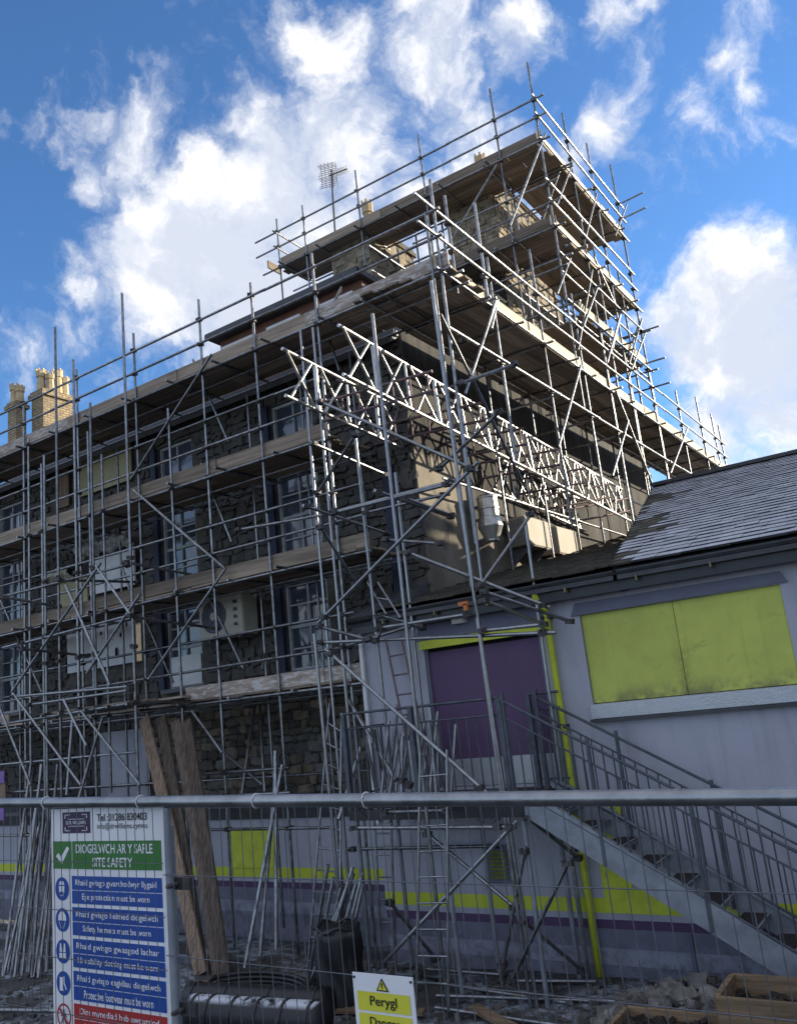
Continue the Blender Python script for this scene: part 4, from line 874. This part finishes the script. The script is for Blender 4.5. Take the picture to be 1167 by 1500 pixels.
# ------------------------------------------------------------ ladders, poles, planks
def ladder(label, b0, b1, t0, t1, pitch=.27, m=None, r=.017, group=None):
    t = thing('ladder', label, 'ladder', b0, group); m = m or steel_b
    b0, b1, t0, t1 = map(Vector, (b0, b1, t0, t1))
    tube('stile', b0, t0, t, m, r, 8); tube('stile', b1, t1, t, m, r, 8)
    L = (t0-b0).length; n = int(L/pitch)
    for k in range(1, n): tube('rung', b0.lerp(t0, k/n), b1.lerp(t1, k/n), t, m, .012, 6)
ladder('ladder standing upright in the yard just behind the danger sign', (-6.10, 8.75, 0.1), (-5.67, 8.75, 0.12), (-5.77, 8.90, 2.91), (-5.39, 8.90, 2.92), m=steel_b)
ladder('long ladder leaning at the corner left of the thick standards', (-8.20, 9.30, 0.04), (-7.64, 9.30, 0.1), (-7.89, 9.90, 3.63), (-7.69, 9.90, 3.47), m=steel)
ladder('ladder propped inside the tower above the landing, pale rungs', (-6.94, 10.20, 4.80), (-6.70, 10.20, 4.71), (-7.43, 10.50, 5.37), (-7.24, 10.50, 5.34), m=steel_b)
ladder('dark ladder rising from landing past the door edge', (-6.56, 9.90, 2.52), (-6.26, 9.90, 2.51), (-7.07, 10.30, 4.47), (-6.80, 10.30, 4.48), m=rust)
ladder('dim ladder at the lime pilaster under the landing', (-7.31, 9.80, 0.14), (-7.09, 9.80, 0.16), (-7.35, 10.00, 2.09), (-7.07, 10.00, 2.08), m=steel)
def poles(lst, label, cat, group, name='scaffold_tube', m=steel, r=.0242):
    for a, b in lst:
        o = tube(name, a, b, None, m if not isinstance(m, list) else m[rk.randrange(len(m))], r); tag(o, label, cat, group)
pl = [((-13.79, 8.46, 0), (-14.77, 9.62, 3.16)), ((-13.71, 8.42, 0), (-14.35, 9.49, 2.08)), ((-13.87, 8.60, 0), (-14.66, 9.64, 2.39)), ((-13.74, 8.57, 0), (-14.64, 9.62, 2.08)), ((-13.44, 8.44, 0), (-14.20, 9.46, 3.14)), ((-13.67, 8.61, 0), (-14.70, 9.73, 2.36)), ((-13.66, 8.62, 0), (-14.48, 9.60, 2.13)), ((-13.52, 8.60, 0), (-14.15, 9.52, 2.49)), ((-13.35, 8.51, 0), (-14.34, 9.54, 3.14)), ((-13.46, 8.66, 0), (-14.47, 9.73, 2.06)), ((-13.37, 8.64, 0), (-14.53, 9.70, 2.05)), ((-13.45, 8.67, 0), (-14.35, 9.70, 2.49)), ((-13.08, 8.50, 0), (-14.21, 9.57, 3.13)), ((-13.07, 8.52, 0), (-14.01, 9.59, 2.04)), ((-13.23, 8.70, 0), (-14.58, 9.90, 2.50)), ((-12.93, 8.51, 0), (-13.94, 9.59, 2.14)), ((-13.07, 8.64, 0), (-14.12, 9.72, 3.11)), ((-13.10, 8.76, 0), (-14.35, 9.84, 2.44))]
poles(pl, 'steel tube in the sheaf leaning behind the safety sign', 'scaffold tube', 'steel tubes leaning together at the left', m=[steel, steel_b])
pl = []
for k in range(9):
    x = -7.75+.07*k; pl.append(((x-.35+rk.uniform(-.1, .1), 8.95+rk.uniform(0, .25), .02), (x+.15+rk.uniform(-.05, .1), 9.25, 1.35+rk.uniform(-.1, .2))))
poles(pl, 'short steel tube leaning by the black wrapped bin', 'scaffold tube', 'short tubes leaning by the bin', m=[steel, steel_b])
pl = []
for k in range(20):
    x = -7.2+.062*k; pl.append(((x+rk.uniform(-.03, .06), 9.62+rk.uniform(0, .5), SZ), (x+rk.uniform(-.10, .06), 9.75+rk.uniform(0, .6), SZ+rk.uniform(.7, 1.25))))
poles(pl, 'steel tube stacked upright behind the landing railing', 'scaffold tube', 'tubes stacked on the landing', m=[steel, steel_b])
LP = [((-13.37, 9.60, 2.49), (-13.72, 10.40, 3.84)), ((-14.26, 10.00, 2.54), (-14.62, 10.40, 3.89)), ((-10.46, 10.60, 2.31), (-10.95, 11.60, 3.85)), ((-10.12, 10.80, 2.34), (-10.85, 11.60, 3.82)), ((-9.21, 9.20, 0.2), (-9.16, 10.20, 2.79)), ((-9.01, 9.30, 0.33), (-9.37, 10.30, 2.79)), ((-8.98, 9.60, 0.34), (-9.28, 10.20, 3.01)), ((-7.43, 9.30, 2.10), (-7.40, 9.90, 2.97)), ((-10.36, 11.20, 4.35), (-10.46, 11.40, 4.64)), ((-6.72, 9.70, 2.52), (-7.84, 10.30, 3.64))]
for (a, b), lab in zip(LP, ('pale tube leaning left of the long planks', 'second pale tube leaning against the left standards', 'pale slim post leaning on the stone front right of the planks', 'thin pale post just right of the slim post', 'long dark tube leaning in front of the shopfront', 'dark tube crossing the long one by the shopfront', 'dark tube standing near the dark doorway', 'bright tube leaning beside the corner ladder', 'short pale post on the deck under the fan unit', 'dark green tube fallen across the landing')):
    o = tube('leaning_tube', a, b, None, steel_b if 'pale' in lab or 'bright' in lab else steel, .028); tag(o, lab, 'tube')
PK = [((-10.25, 9.35, 0), (-12.25, 10.15, 3.75), 0.220, 0.10), ((-10.40, 9.50, 0), (-11.89, 10.22, 3.74), 0.220, 0.10), ((-10.00, 9.45, 0), (-11.45, 10.15, 3.64), 0.190, 0.10), ((-9.84, 9.40, 0), (-11.17, 10.12, 3.62), 0.220, 0.10)]
for (a, b, wd, lean), lab in zip(PK, ('leftmost leaning plank, pale with knots', 'second leaning plank, darker and half hidden', 'third leaning plank, narrow and dark', 'rightmost leaning plank, broad and dark')):
    a, b = Vector(a), Vector(b); d = (b-a)
    q = d.to_track_quat('Z', 'Y')
    # turn the face of the plank towards -Y
    zax = d.normalized(); xax = Vector((1, lean, 0)); xax = (xax-zax*xax.dot(zax)).normalized(); yax = zax.cross(xax)
    q = Matrix((xax, yax, zax)).transposed().to_quaternion()
    bm = bmesh.new(); N = 8; rr = random.Random(len(lab))
    V = []
    for k in range(N+1):
        u = k/N; c = a.lerp(b, u)+yax*(.03*math.sin(u*3.1)); w2 = wd/2*(1+rr.uniform(-.02, .02))
        V.append([bm.verts.new(c+xax*sx*w2+yax*sy*.020) for sx, sy in ((-1, -1), (1, -1), (1, 1), (-1, 1))])
    for A, B in zip(V, V[1:]):
        for k in range(4): bm.faces.new((A[k], A[(k+1) % 4], B[(k+1) % 4], B[k]))
    bm.faces.new(V[0]); bm.faces.new(V[-1])
    o = obj('leaning_plank', bm, wood_z if 'pale' in lab else wood_zd, None, a); tag(o, lab, 'plank', 'long planks leaning on the scaffold')

# ------------------------------------------------------------ yard clutter
t = thing('wrapped_bin', 'tall black wrapped bin standing in the yard under the ladder', 'bin', (-7.2, 8.8, 0))
bm = bmesh.new(); rr = random.Random(2)
V = []
for k in range(9):
    z = .92*k/8; ring = []
    for j in range(36):
        a = 2*math.pi*j/36; rad = .30*(1-.10*k/8)+.02*math.sin(a*9+k*.5)+.022*math.sin(a*4+k*1.1)+.012*math.sin(a*17)+rr.uniform(-.006, .006)
        ring.append(bm.verts.new((-7.2+rad*math.cos(a)+.03*math.sin(k), 8.8+rad*.9*math.sin(a), z+(k == 8)*.035*math.sin(a*5))))
    V.append(ring)
for A, B in zip(V, V[1:]):
    for k in range(36): bm.faces.new((A[k], A[(k+1) % 36], B[(k+1) % 36], B[k]))
bm.faces.new(V[-1])
obj('wrapping', bm, black_pl, t, smooth=True)
bm = bmesh.new()
add_pipe(bm, [(-7.2+.285*math.cos(k*.2618), 8.8+.26*math.sin(k*.2618), .93+.03*math.sin(k*1.3)) for k in range(25)], .02, 6); obj('rolled_rim', bm, black_pl, t)
def duct_roll(label, a, b, r, n, col=frost_pl, bend=0):
    t = thing('ducting_pipe', label, 'pipe', a, 'black pipes on the yard floor')
    a, b = Vector(a), Vector(b); d = (b-a); bm = bmesh.new(); pts = []
    side = d.normalized().cross(Vector((0, 0, 1)))
    pts = [a.lerp(b, k/16)+side*bend*math.sin(k/16*math.pi) for k in range(17)]
    add_pipe(bm, pts, r, 24); obj('barrel', bm, col, t, smooth=True)
    for k in range(n):
        p = pts[int(1+14*k/max(1, n-1))]; dd = d.normalized()
        bm = bmesh.new(); add_cyl(bm, p-dd*.018, p+dd*.018, r*1.05, 24); obj('hoop', bm, black_pl, t, smooth=False)
    bm = bmesh.new(); add_cyl(bm, pts[0]-d.normalized()*.004, pts[0]+d.normalized()*.02, r*.86, 24); obj('open_end', bm, darkin, t)
duct_roll('thick black pipe dusted with frost, nearest the fence', (-8.55, 7.62, .21), (-6.72, 7.85, .21), .205, 6)
duct_roll('thick black pipe lying behind the frosted one', (-9.05, 8.05, .19), (-7.05, 8.35, .19), .19, 4, black_pl)
bm = bmesh.new(); pts = [(-8.35+.62*math.cos(k*.28)*(1+.003*k), 8.55+.42*math.sin(k*.28), .08+.0024*k) for k in range(90)]
add_pipe(bm, pts, .028, 8); o = obj('hose_coil', bm, black_pl, smooth=True); tag(o, 'black hose coiled in rings behind the pipes', 'hose')
bm = bmesh.new(); add_pipe(bm, [(-9.0, 7.75, .05), (-8.75, 7.62, .14), (-8.5, 7.55, .16), (-8.3, 7.45, .07)], .05, 10); o = obj('conduit_bend', bm, mat('faded_pink_plastic', (.45, .26, .27), .5), smooth=True); tag(o, 'faded pink bent conduit beside the black pipe ends', 'conduit')
o = tube('ground_pole', (-12.6, 7.0, .08), (-9.6, 7.75, .08), None, steel_b, .03); tag(o, 'bright tube lying on the ground left of the safety sign', 'tube')
def crate(label, x0, x1, y0, y1, z0, h, n, pal):
    t = thing('timber_planter', label, 'planter', ((x0+x1)/2, (y0+y1)/2, z0), 'timber planters by the stairs')
    for k in range(n):
        hh = h/n
        for y in (y0, y1): bb('plank', x0, x1, y-.025, y+.025, z0+hh*k+.004, z0+hh*(k+1), pal, t)
        for x in (x0, x1): bb('plank', x-.025, x+.025, y0+.026, y1-.026, z0+hh*k+.004, z0+hh*(k+1), pal, t)
    bb('fill', x0+.03, x1-.03, y0+.03, y1-.03, z0, z0+h*.8, soil, t)
    bm = bmesh.new(); rr = random.Random(int(x0*100))
    for k in range(40): add_box(bm, (rr.uniform(x0+.06, x1-.06), rr.uniform(y0+.06, y1-.06), z0+h*.82), (rr.uniform(.05, .14), rr.uniform(.04, .1), rr.uniform(.03, .12)), Quaternion((rr.random(), rr.random(), 1), rr.uniform(0, 3)))
    obj('clods', bm, soil, t, kind='stuff')
crate('tall timber planter at the foot of the stairs, right edge', -2.42, -.9, 7.9, 8.5, -.02, .83, 4, wood_new)
crate('low timber planter with dark soil left of the tall one', -3.55, -2.5, 8.0, 8.7, -.02, .40, 2, wood_new)
bm = bmesh.new(); rr = random.Random(12)
for k in range(260):
    x = rr.uniform(-4.1, -2.2); y = 9.4+rr.uniform(-.55, .75); hgt = max(0, .42-abs(x+3.1)*.32-abs(y-9.5)*.3); s_ = rr.uniform(.03, .13)
    add_box(bm, (x, y, hgt*rr.uniform(.2, 1)+.02), (s_*rr.uniform(1, 2.5), s_*1.3, s_*rr.uniform(.3, .9)), Quaternion((rr.uniform(-1, 1), rr.uniform(-1, 1), 1.5), rr.uniform(0, 3)))
obj('rubble_heap', bm, gravel_m, kind='stuff')
for (x, y, l, a), lab in zip(((-6.6, 8.7, 1.1, .3), (-5.2, 8.9, .8, -.5), (-9.3, 8.9, 1.0, .15)), ('short timber offcut lying left of the free standing ladder', 'short timber offcut lying right of the free standing ladder', 'timber offcut lying at the feet of the long planks')):
    o = box('timber_offcut', (x, y, .06), (l, .14, .04), wood_new, None, Quaternion((0, 0, 1), a) @ Quaternion((0, 1, 0), .03)); tag(o, lab, 'offcut', 'timber offcuts on the yard floor')
for (a, b), lab in zip((((-6.3, 9.7, .06), (-4.6, 9.55, .05)), ((-6.2, 9.35, .05), (-3.9, 9.7, .07)), ((-6.0, 9.0, .05), (-4.3, 8.9, .05))), ('scaffold tube lying furthest back on the yard by the wall', 'scaffold tube lying in the middle between two others', 'scaffold tube lying nearest the fence behind the danger sign')):
    o = tube('scaffold_tube', a, b, None, steel); tag(o, lab, 'scaffold tube', 'tubes lying on the yard floor')
bk = thing('bucket', 'black builder bucket standing on the loading bay deck', 'bucket', (-13.1, 9.75, 4.04))
bm = bmesh.new(); add_cyl(bm, (-13.1, 9.75, 4.04), (-13.1, 9.75, 4.36), .13, 18, .17); bmesh.ops.delete(bm, geom=[f for f in bm.faces if f.normal.z > .9], context='FACES'); obj('shell', bm, black_pl, bk)
bm = bmesh.new(); add_pipe(bm, [(-13.1+.172*math.cos(k*math.pi/12), 9.75+.172*math.sin(k*math.pi/12), 4.355) for k in range(25)], .01, 6); obj('rim', bm, black_pl, bk)
t = thing('orange_clamp', 'small orange clamp clipped on a tower tube below the eaves', 'clamp', (-5.15, 9.30, 4.64))
p = WL[t]; bm = bmesh.new(); add_box(bm, p, (.13, .05, .05)); add_box(bm, p+Vector((.03, 0, -.05)), (.05, .05, .08)); obj('jaw', bm, orange, t)
sg = thing('shop_sign', 'lilac edged shop board low at the far left edge', 'sign', (-17.1, 10.35, 2.6))
bb('board', -18.3, -16.75, 10.33, 10.36, 2.35, 2.85, wood_z, sg); bb('top_band', -18.3, -16.75, 10.30, 10.328, 2.82, 3.05, lilac, sg); bb('lower_band', -18.3, -16.75, 10.30, 10.328, 2.1, 2.36, lilac, sg)

# ------------------------------------------------------------ site fence with its signs
FY = 2.15; FZ = 3.238                                        # rail height by the safety sign
def fz(x): return 3.205-.024*(x+1.49)
wire_m = mat('fence_wire', (.16, .165, .18), .5, .6, .2, 20.0)
def fence_panel(label, x0, x1, hz):
    t = thing('mesh_fence', label, 'fence', (x0, FY, 1.2), 'mesh fence panels of the site')
    tube('top_tube', (x0, FY, fz(x0)), (x1, FY, fz(x1)), t, steel_b, .0205, 20); tube('bottom_tube', (x0, FY, 1.3), (x1, FY, 1.3), t, steel_b, .02)
    for x in (x0+.012, x1-.02) if x1 > 0 else (x0+.02,): tube('upright', (x, FY+.002, 1.2), (x, FY+.002, fz(x)-.021), t, stair_m, .014, 14)
    n = int((x1-x0)/.048)
    for k in range(1, n):
        x = x0+(x1-x0)*k/n+rk.uniform(-.002, .002)
        tube('wire', (x+rk.uniform(-.004, .004), FY-.012, 1.3), (x, FY-.012, fz(x)), t, wire_m, .0015, 5)
    for z in hz: tube('cross_wire', (x0, FY-.016, z+.006), (x1, FY-.016, z-.012), t, wire_m, .0017, 5)
    bm = bmesh.new()
    for x in (x0+.45, x0+.9) if x0 > -4.5 else (-3.20, -2.63):
        add_pipe(bm, [(x, FY+.023*math.cos(k*.55), fz(x)+.023*math.sin(k*.55)) for k in range(13)], .0022, 5)
    obj('wire_tie', bm, white_p, t)
fence_panel('mesh fence panel on the left, holding the tall safety sign', -5.96, -2.505, (3.035, 2.86, 2.69, 2.5, 2.3, 2.0, 1.7))
fence_panel('mesh fence panel on the right with the yellow danger sign', -2.505, 1.0, (2.98, 2.72, 2.46, 2.2, 1.9, 1.6))
t = thing('fence_clamp', 'steel clamp joining the two fence panels beside the safety sign', 'clamp', (-2.47, FY, 2.9))
for z in (2.95, 2.55): bb('jaw', -2.53, -2.415, FY+.02, FY+.035, z-.02, z+.02, coup, t); tube('bolt', (-2.472, FY-.03, z), (-2.472, FY+.05, z), t, coup, .008, 6)
bs = thing('fence_brace', 'dull steel post with stays standing just behind the fence joint', 'post', (-2.62, 2.33, 1.2))
bb('post', -2.705, -2.68, 2.315, 2.345, 1.2, 3.12, stair_m, bs)
for z in (2.66, 2.42): bb('stay', -2.76, -2.60, 2.30, 2.314, z-.012, z+.012, stair_m, bs)

def smooth_board(parent, name, x0, x1, z0, z1, y, m):
    bm = bmesh.new(); add_box(bm, ((x0+x1)/2, y, (z0+z1)/2), (x1-x0, .004, z1-z0)); return obj(name, bm, m, parent)
ss = thing('safety_sign', 'tall white site safety sign with green, blue and red bands', 'sign', (-2.83, FY+.02, 2.3))
SY = FY+.022
x0, x1, zt, zb = -3.20, -2.535, FZ-.022, 2.26
bw_ = smooth_board(ss, 'board', x0, x1, zb, zt, SY, sgn_w)
ssw = x1-x0
def U(u): return x0+ssw*u
layer = SY-.0035
def flat(name, u0, u1, z0, z1, m, y=None): 
    bm = bmesh.new(); y = layer if y is None else y; add_box(bm, ((U(u0)+U(u1))/2, y, (z0+z1)/2), (abs(U(u1)-U(u0)), .001, z1-z0)); return obj(name, bm, m, ss)
def Zs(v): return zt-v*.425
flat('logo_panel', .115, .375, Zs(.215), Zs(.03), sgn_p)
ly = layer-.0015
for u0, u1, v0, v1 in ((.14, .19, .05, .056), (.30, .35, .05, .056), (.14, .19, .190, .196), (.30, .35, .190, .196), (.14, .146, .05, .085), (.344, .35, .05, .085), (.14, .146, .16, .196), (.344, .35, .16, .196)):
    flat('logo_bracket', u0, u1, Zs(v1), Zs(v0), sgn_w, ly)
add_text('lettering', 'D. R. WILLIAMS', (U(.245), ly, Zs(.122)), .013, sgn_w, ss, width=ssw*.185, bold=.01)
flat('logo_rule', .17, .32, Zs(.094), Zs(.090), sgn_w, ly); flat('logo_rule', .17, .32, Zs(.156), Zs(.152), sgn_w, ly)
add_text('lettering', 'Tel :01286 830403', (U(.655), ly, Zs(.085)), .027, sgn_k, ss, width=ssw*.43, bold=.012)
add_text('lettering', 'info@drwilliams.cymru', (U(.655), ly, Zs(.165)), .027, sgn_k, ss, width=ssw*.43)
flat('green_panel', .02, .195, Zs(.525), Zs(.285), sgn_g); flat('green_panel', .205, .975, Zs(.525), Zs(.285), sgn_g)
bm = bmesh.new()
tk = [(.05, .415), (.075, .385), (.097, .425), (.155, .33), (.18, .345), (.105, .485)]
bm.faces.new([bm.verts.new((U(a), ly, Zs(b))) for a, b in tk]); bmesh.ops.triangulate(bm, faces=bm.faces[:]); obj('tick', bm, sgn_w, ss)
add_text('lettering', 'DIOGELWCH AR Y SAFLE', (U(.575), ly, Zs(.35)), .034, sgn_w, ss, width=ssw*.67, bold=.016)
add_text('lettering', 'SITE SAFETY', (U(.565), ly, Zs(.465)), .034, sgn_w, ss, width=ssw*.35, bold=.016)
rowsT = [('Rhaid gwisgo gwarchodwyr llygaid', 'Eye protection must be worn', sgn_b, 'goggles'), ('Rhaid gwisgo helmed diogelwch', 'Safety helmets must be worn', sgn_b, 'helmet'), ('Rhaid gwisgo gwasgod lachar', 'Hi visibility clothing must be worn', sgn_b, 'vest'), ('Rhaid gwisgo esgidiau diogelwch', 'Protective footwear must be worn', sgn_b, 'boots'), ('Dim mynediad heb awdurdod', 'No unauthorised access', sgn_r, 'no')]
def disc(name, u, v, r, m, y, n=28, hole=0.0):
    bm = bmesh.new()
    ring = [bm.verts.new((U(u)+r*math.cos(2*math.pi*k/n), y, Zs(v)+r*math.sin(2*math.pi*k/n))) for k in range(n)]
    if hole:
        r2 = [bm.verts.new((U(u)+hole*math.cos(2*math.pi*k/n), y, Zs(v)+hole*math.sin(2*math.pi*k/n))) for k in range(n)]
        for k in range(n): bm.faces.new((ring[k], ring[(k+1) % n], r2[(k+1) % n], r2[k]))
    else: bm.faces.new(ring)
    return obj(name, bm, m, ss)
def shape(pts, u, v, s, m, y):
    bm = bmesh.new(); bm.faces.new([bm.verts.new((U(u)+s*a, y, Zs(v)+s*b)) for a, b in pts]); bmesh.ops.triangulate(bm, faces=bm.faces[:]); return obj('pictogram', bm, m, ss)
for i, (a, b, m, ic) in enumerate(rowsT):
    v = .585+.265*i
    flat('text_band', .195, .97, Zs(v+.118), Zs(v), m); flat('text_band', .195, .97, Zs(v+.235), Zs(v+.125), m)
    add_text('lettering', a, (U(.58), ly, Zs(v+.062)), .028, sgn_w, ss, width=ssw*(.70 if i != 4 else .66), bold=.010)
    add_text('lettering', b, (U(.58), ly, Zs(v+.180)), .028, sgn_w, ss, width=ssw*(.58 if i != 2 else .68), bold=.010)
    vc = v+.115
    if ic != 'no':
        disc('roundel', .10, vc, .043, sgn_b, layer)
        bm = bmesh.new(); 
        oval = [(.55*math.cos(t_*math.pi/10), .05+.72*math.sin(t_*math.pi/10)) for t_ in range(20)]
        if ic == 'goggles':
            shape([(.5, .3), (.45, -.3), (.22, -.72), (-.22, -.72), (-.45, -.3), (-.5, .3)], .10, vc, .036, sgn_w, ly); shape([(.5, .42), (.35, .75), (0, .85), (-.35, .75), (-.5, .42)], .10, vc, .036, sgn_w, ly)
            shape([(.40, -.30), (.20, -.62), (-.20, -.62), (-.40, -.30), (-.1, -.3), (0, -.1), (.1, -.3)], .10, vc, .036, sgn_b, ly-.001)
        elif ic == 'helmet':
            shape([(.72, -.05), (.66, .45), (.3, .85), (-.3, .85), (-.66, .45), (-.72, -.05)], .10, vc, .036, sgn_w, ly)
            for sx in (-1, 1): shape([(sx*.52, -.10), (sx*.58, -.10), (sx*.26, -.85), (sx*.18, -.85)], .10, vc, .036, sgn_w, ly)
        elif ic == 'vest':
            for sx in (-1, 1):
                shape([(sx*.08, -.05), (sx*.52, -.05), (sx*.45, .80), (sx*.25, .80)], .10, vc, .036, sgn_w, ly); shape([(sx*.06, -.15), (sx*.58, -.15), (sx*.58, -.72), (sx*.06, -.72)], .10, vc, .036, sgn_w, ly)
        else:
            shape([(-.55, .6), (-.05, .6), (-.05, -.25), (.15, -.55), (.15, -.72), (-.6, -.72)], .10, vc, .036, sgn_w, ly); shape([(.08, .7), (.25, .7), (.25, .1), (.62, -.5), (.5, -.62), (.1, .0)], .10, vc, .036, sgn_w, ly)
        bm.free()
    else:
        disc('roundel', .10, vc, .043, sgn_r, layer, hole=.036)
        shape([(-.12, .62), (.12, .62), (.12, .40), (-.12, .40)], .10, vc, .036, sgn_k, ly); shape([(-.16, .36), (.16, .36), (.12, -.1), (-.12, -.1)], .10, vc, .036, sgn_k, ly)
        shape([(-.14, -.08), (.0, -.08), (-.32, -.75), (-.48, -.75)], .10, vc, .036, sgn_k, ly); shape([(.0, -.08), (.14, -.08), (.48, -.70), (.32, -.75)], .10, vc, .036, sgn_k, ly)
        shape([(-.16, .32), (-.5, -.05), (-.4, -.1), (-.12, .15)], .10, vc, .036, sgn_k, ly); shape([(.16, .32), (.5, -.05), (.4, -.1), (.12, .15)], .10, vc, .036, sgn_k, ly)
        shape([(-.78, .62), (-.62, .78), (.78, -.62), (.62, -.78)], .10, vc, .036, sgn_r, ly-.001)
disc('roundel', .10, .585+.265*5+.115, .043, sgn_b, layer)
ds = thing('danger_sign', 'small white and yellow danger sign tied to the fence', 'sign', (-1.58, FY-.03, 2.5))
SY2 = FY-.03; dx0, dx1, dzt, dzb = -1.690, -1.480, 2.735, 2.38
smooth_board(ds, 'board', dx0, dx1, dzb, dzt, SY2, sgn_w)
def dflat(name, pts, m, y):
    bm = bmesh.new(); add_poly(bm, [(a, y, b) for a, b in pts]); return obj(name, bm, m, ds)
cx = -1.585
dflat('yellow_band', [(dx0+.014, dzt-.097), (dx1-.014, dzt-.097), (dx1-.014, dzt-.047), (dx0+.014, dzt-.047)], sgn_y, SY2-.004)
dflat('yellow_band', [(dx0+.014, dzt-.152), (dx1-.014, dzt-.152), (dx1-.014, dzt-.104), (dx0+.014, dzt-.104)], sgn_y, SY2-.004)
dflat('triangle', [(cx-.022, dzt-.043), (cx+.022, dzt-.043), (cx, dzt-.008)], sgn_k, SY2-.004); dflat('triangle_face', [(cx-.0155, dzt-.0395), (cx+.0155, dzt-.0395), (cx, dzt-.015)], sgn_y, SY2-.005)
dflat('exclamation', [(cx-.0018, dzt-.033), (cx+.0018, dzt-.033), (cx+.0026, dzt-.021), (cx-.0026, dzt-.021)], sgn_k, SY2-.006); dflat('exclamation', [(cx-.0018, dzt-.038), (cx+.0018, dzt-.038), (cx+.0018, dzt-.0352), (cx-.0018, dzt-.0352)], sgn_k, SY2-.006)
add_text('lettering', 'Perygl', (cx, SY2-.006, dzt-.073), .033, sgn_k, ds, width=.093, bold=.012)
add_text('lettering', 'Danger', (cx, SY2-.006, dzt-.127), .031, sgn_k, ds, width=.105, bold=.012)
add_text('lettering', 'Construction site', (cx, SY2-.006, dzt-.24), .018, sgn_k, ds, width=.15) if False else None
for x in (dx0+.006, dx1-.006): tube('eyelet', (x, SY2-.004, dzt-.012), (x, SY2, dzt-.012), ds, gutter_m, .004, 8)
bpy.context.view_layer.update()
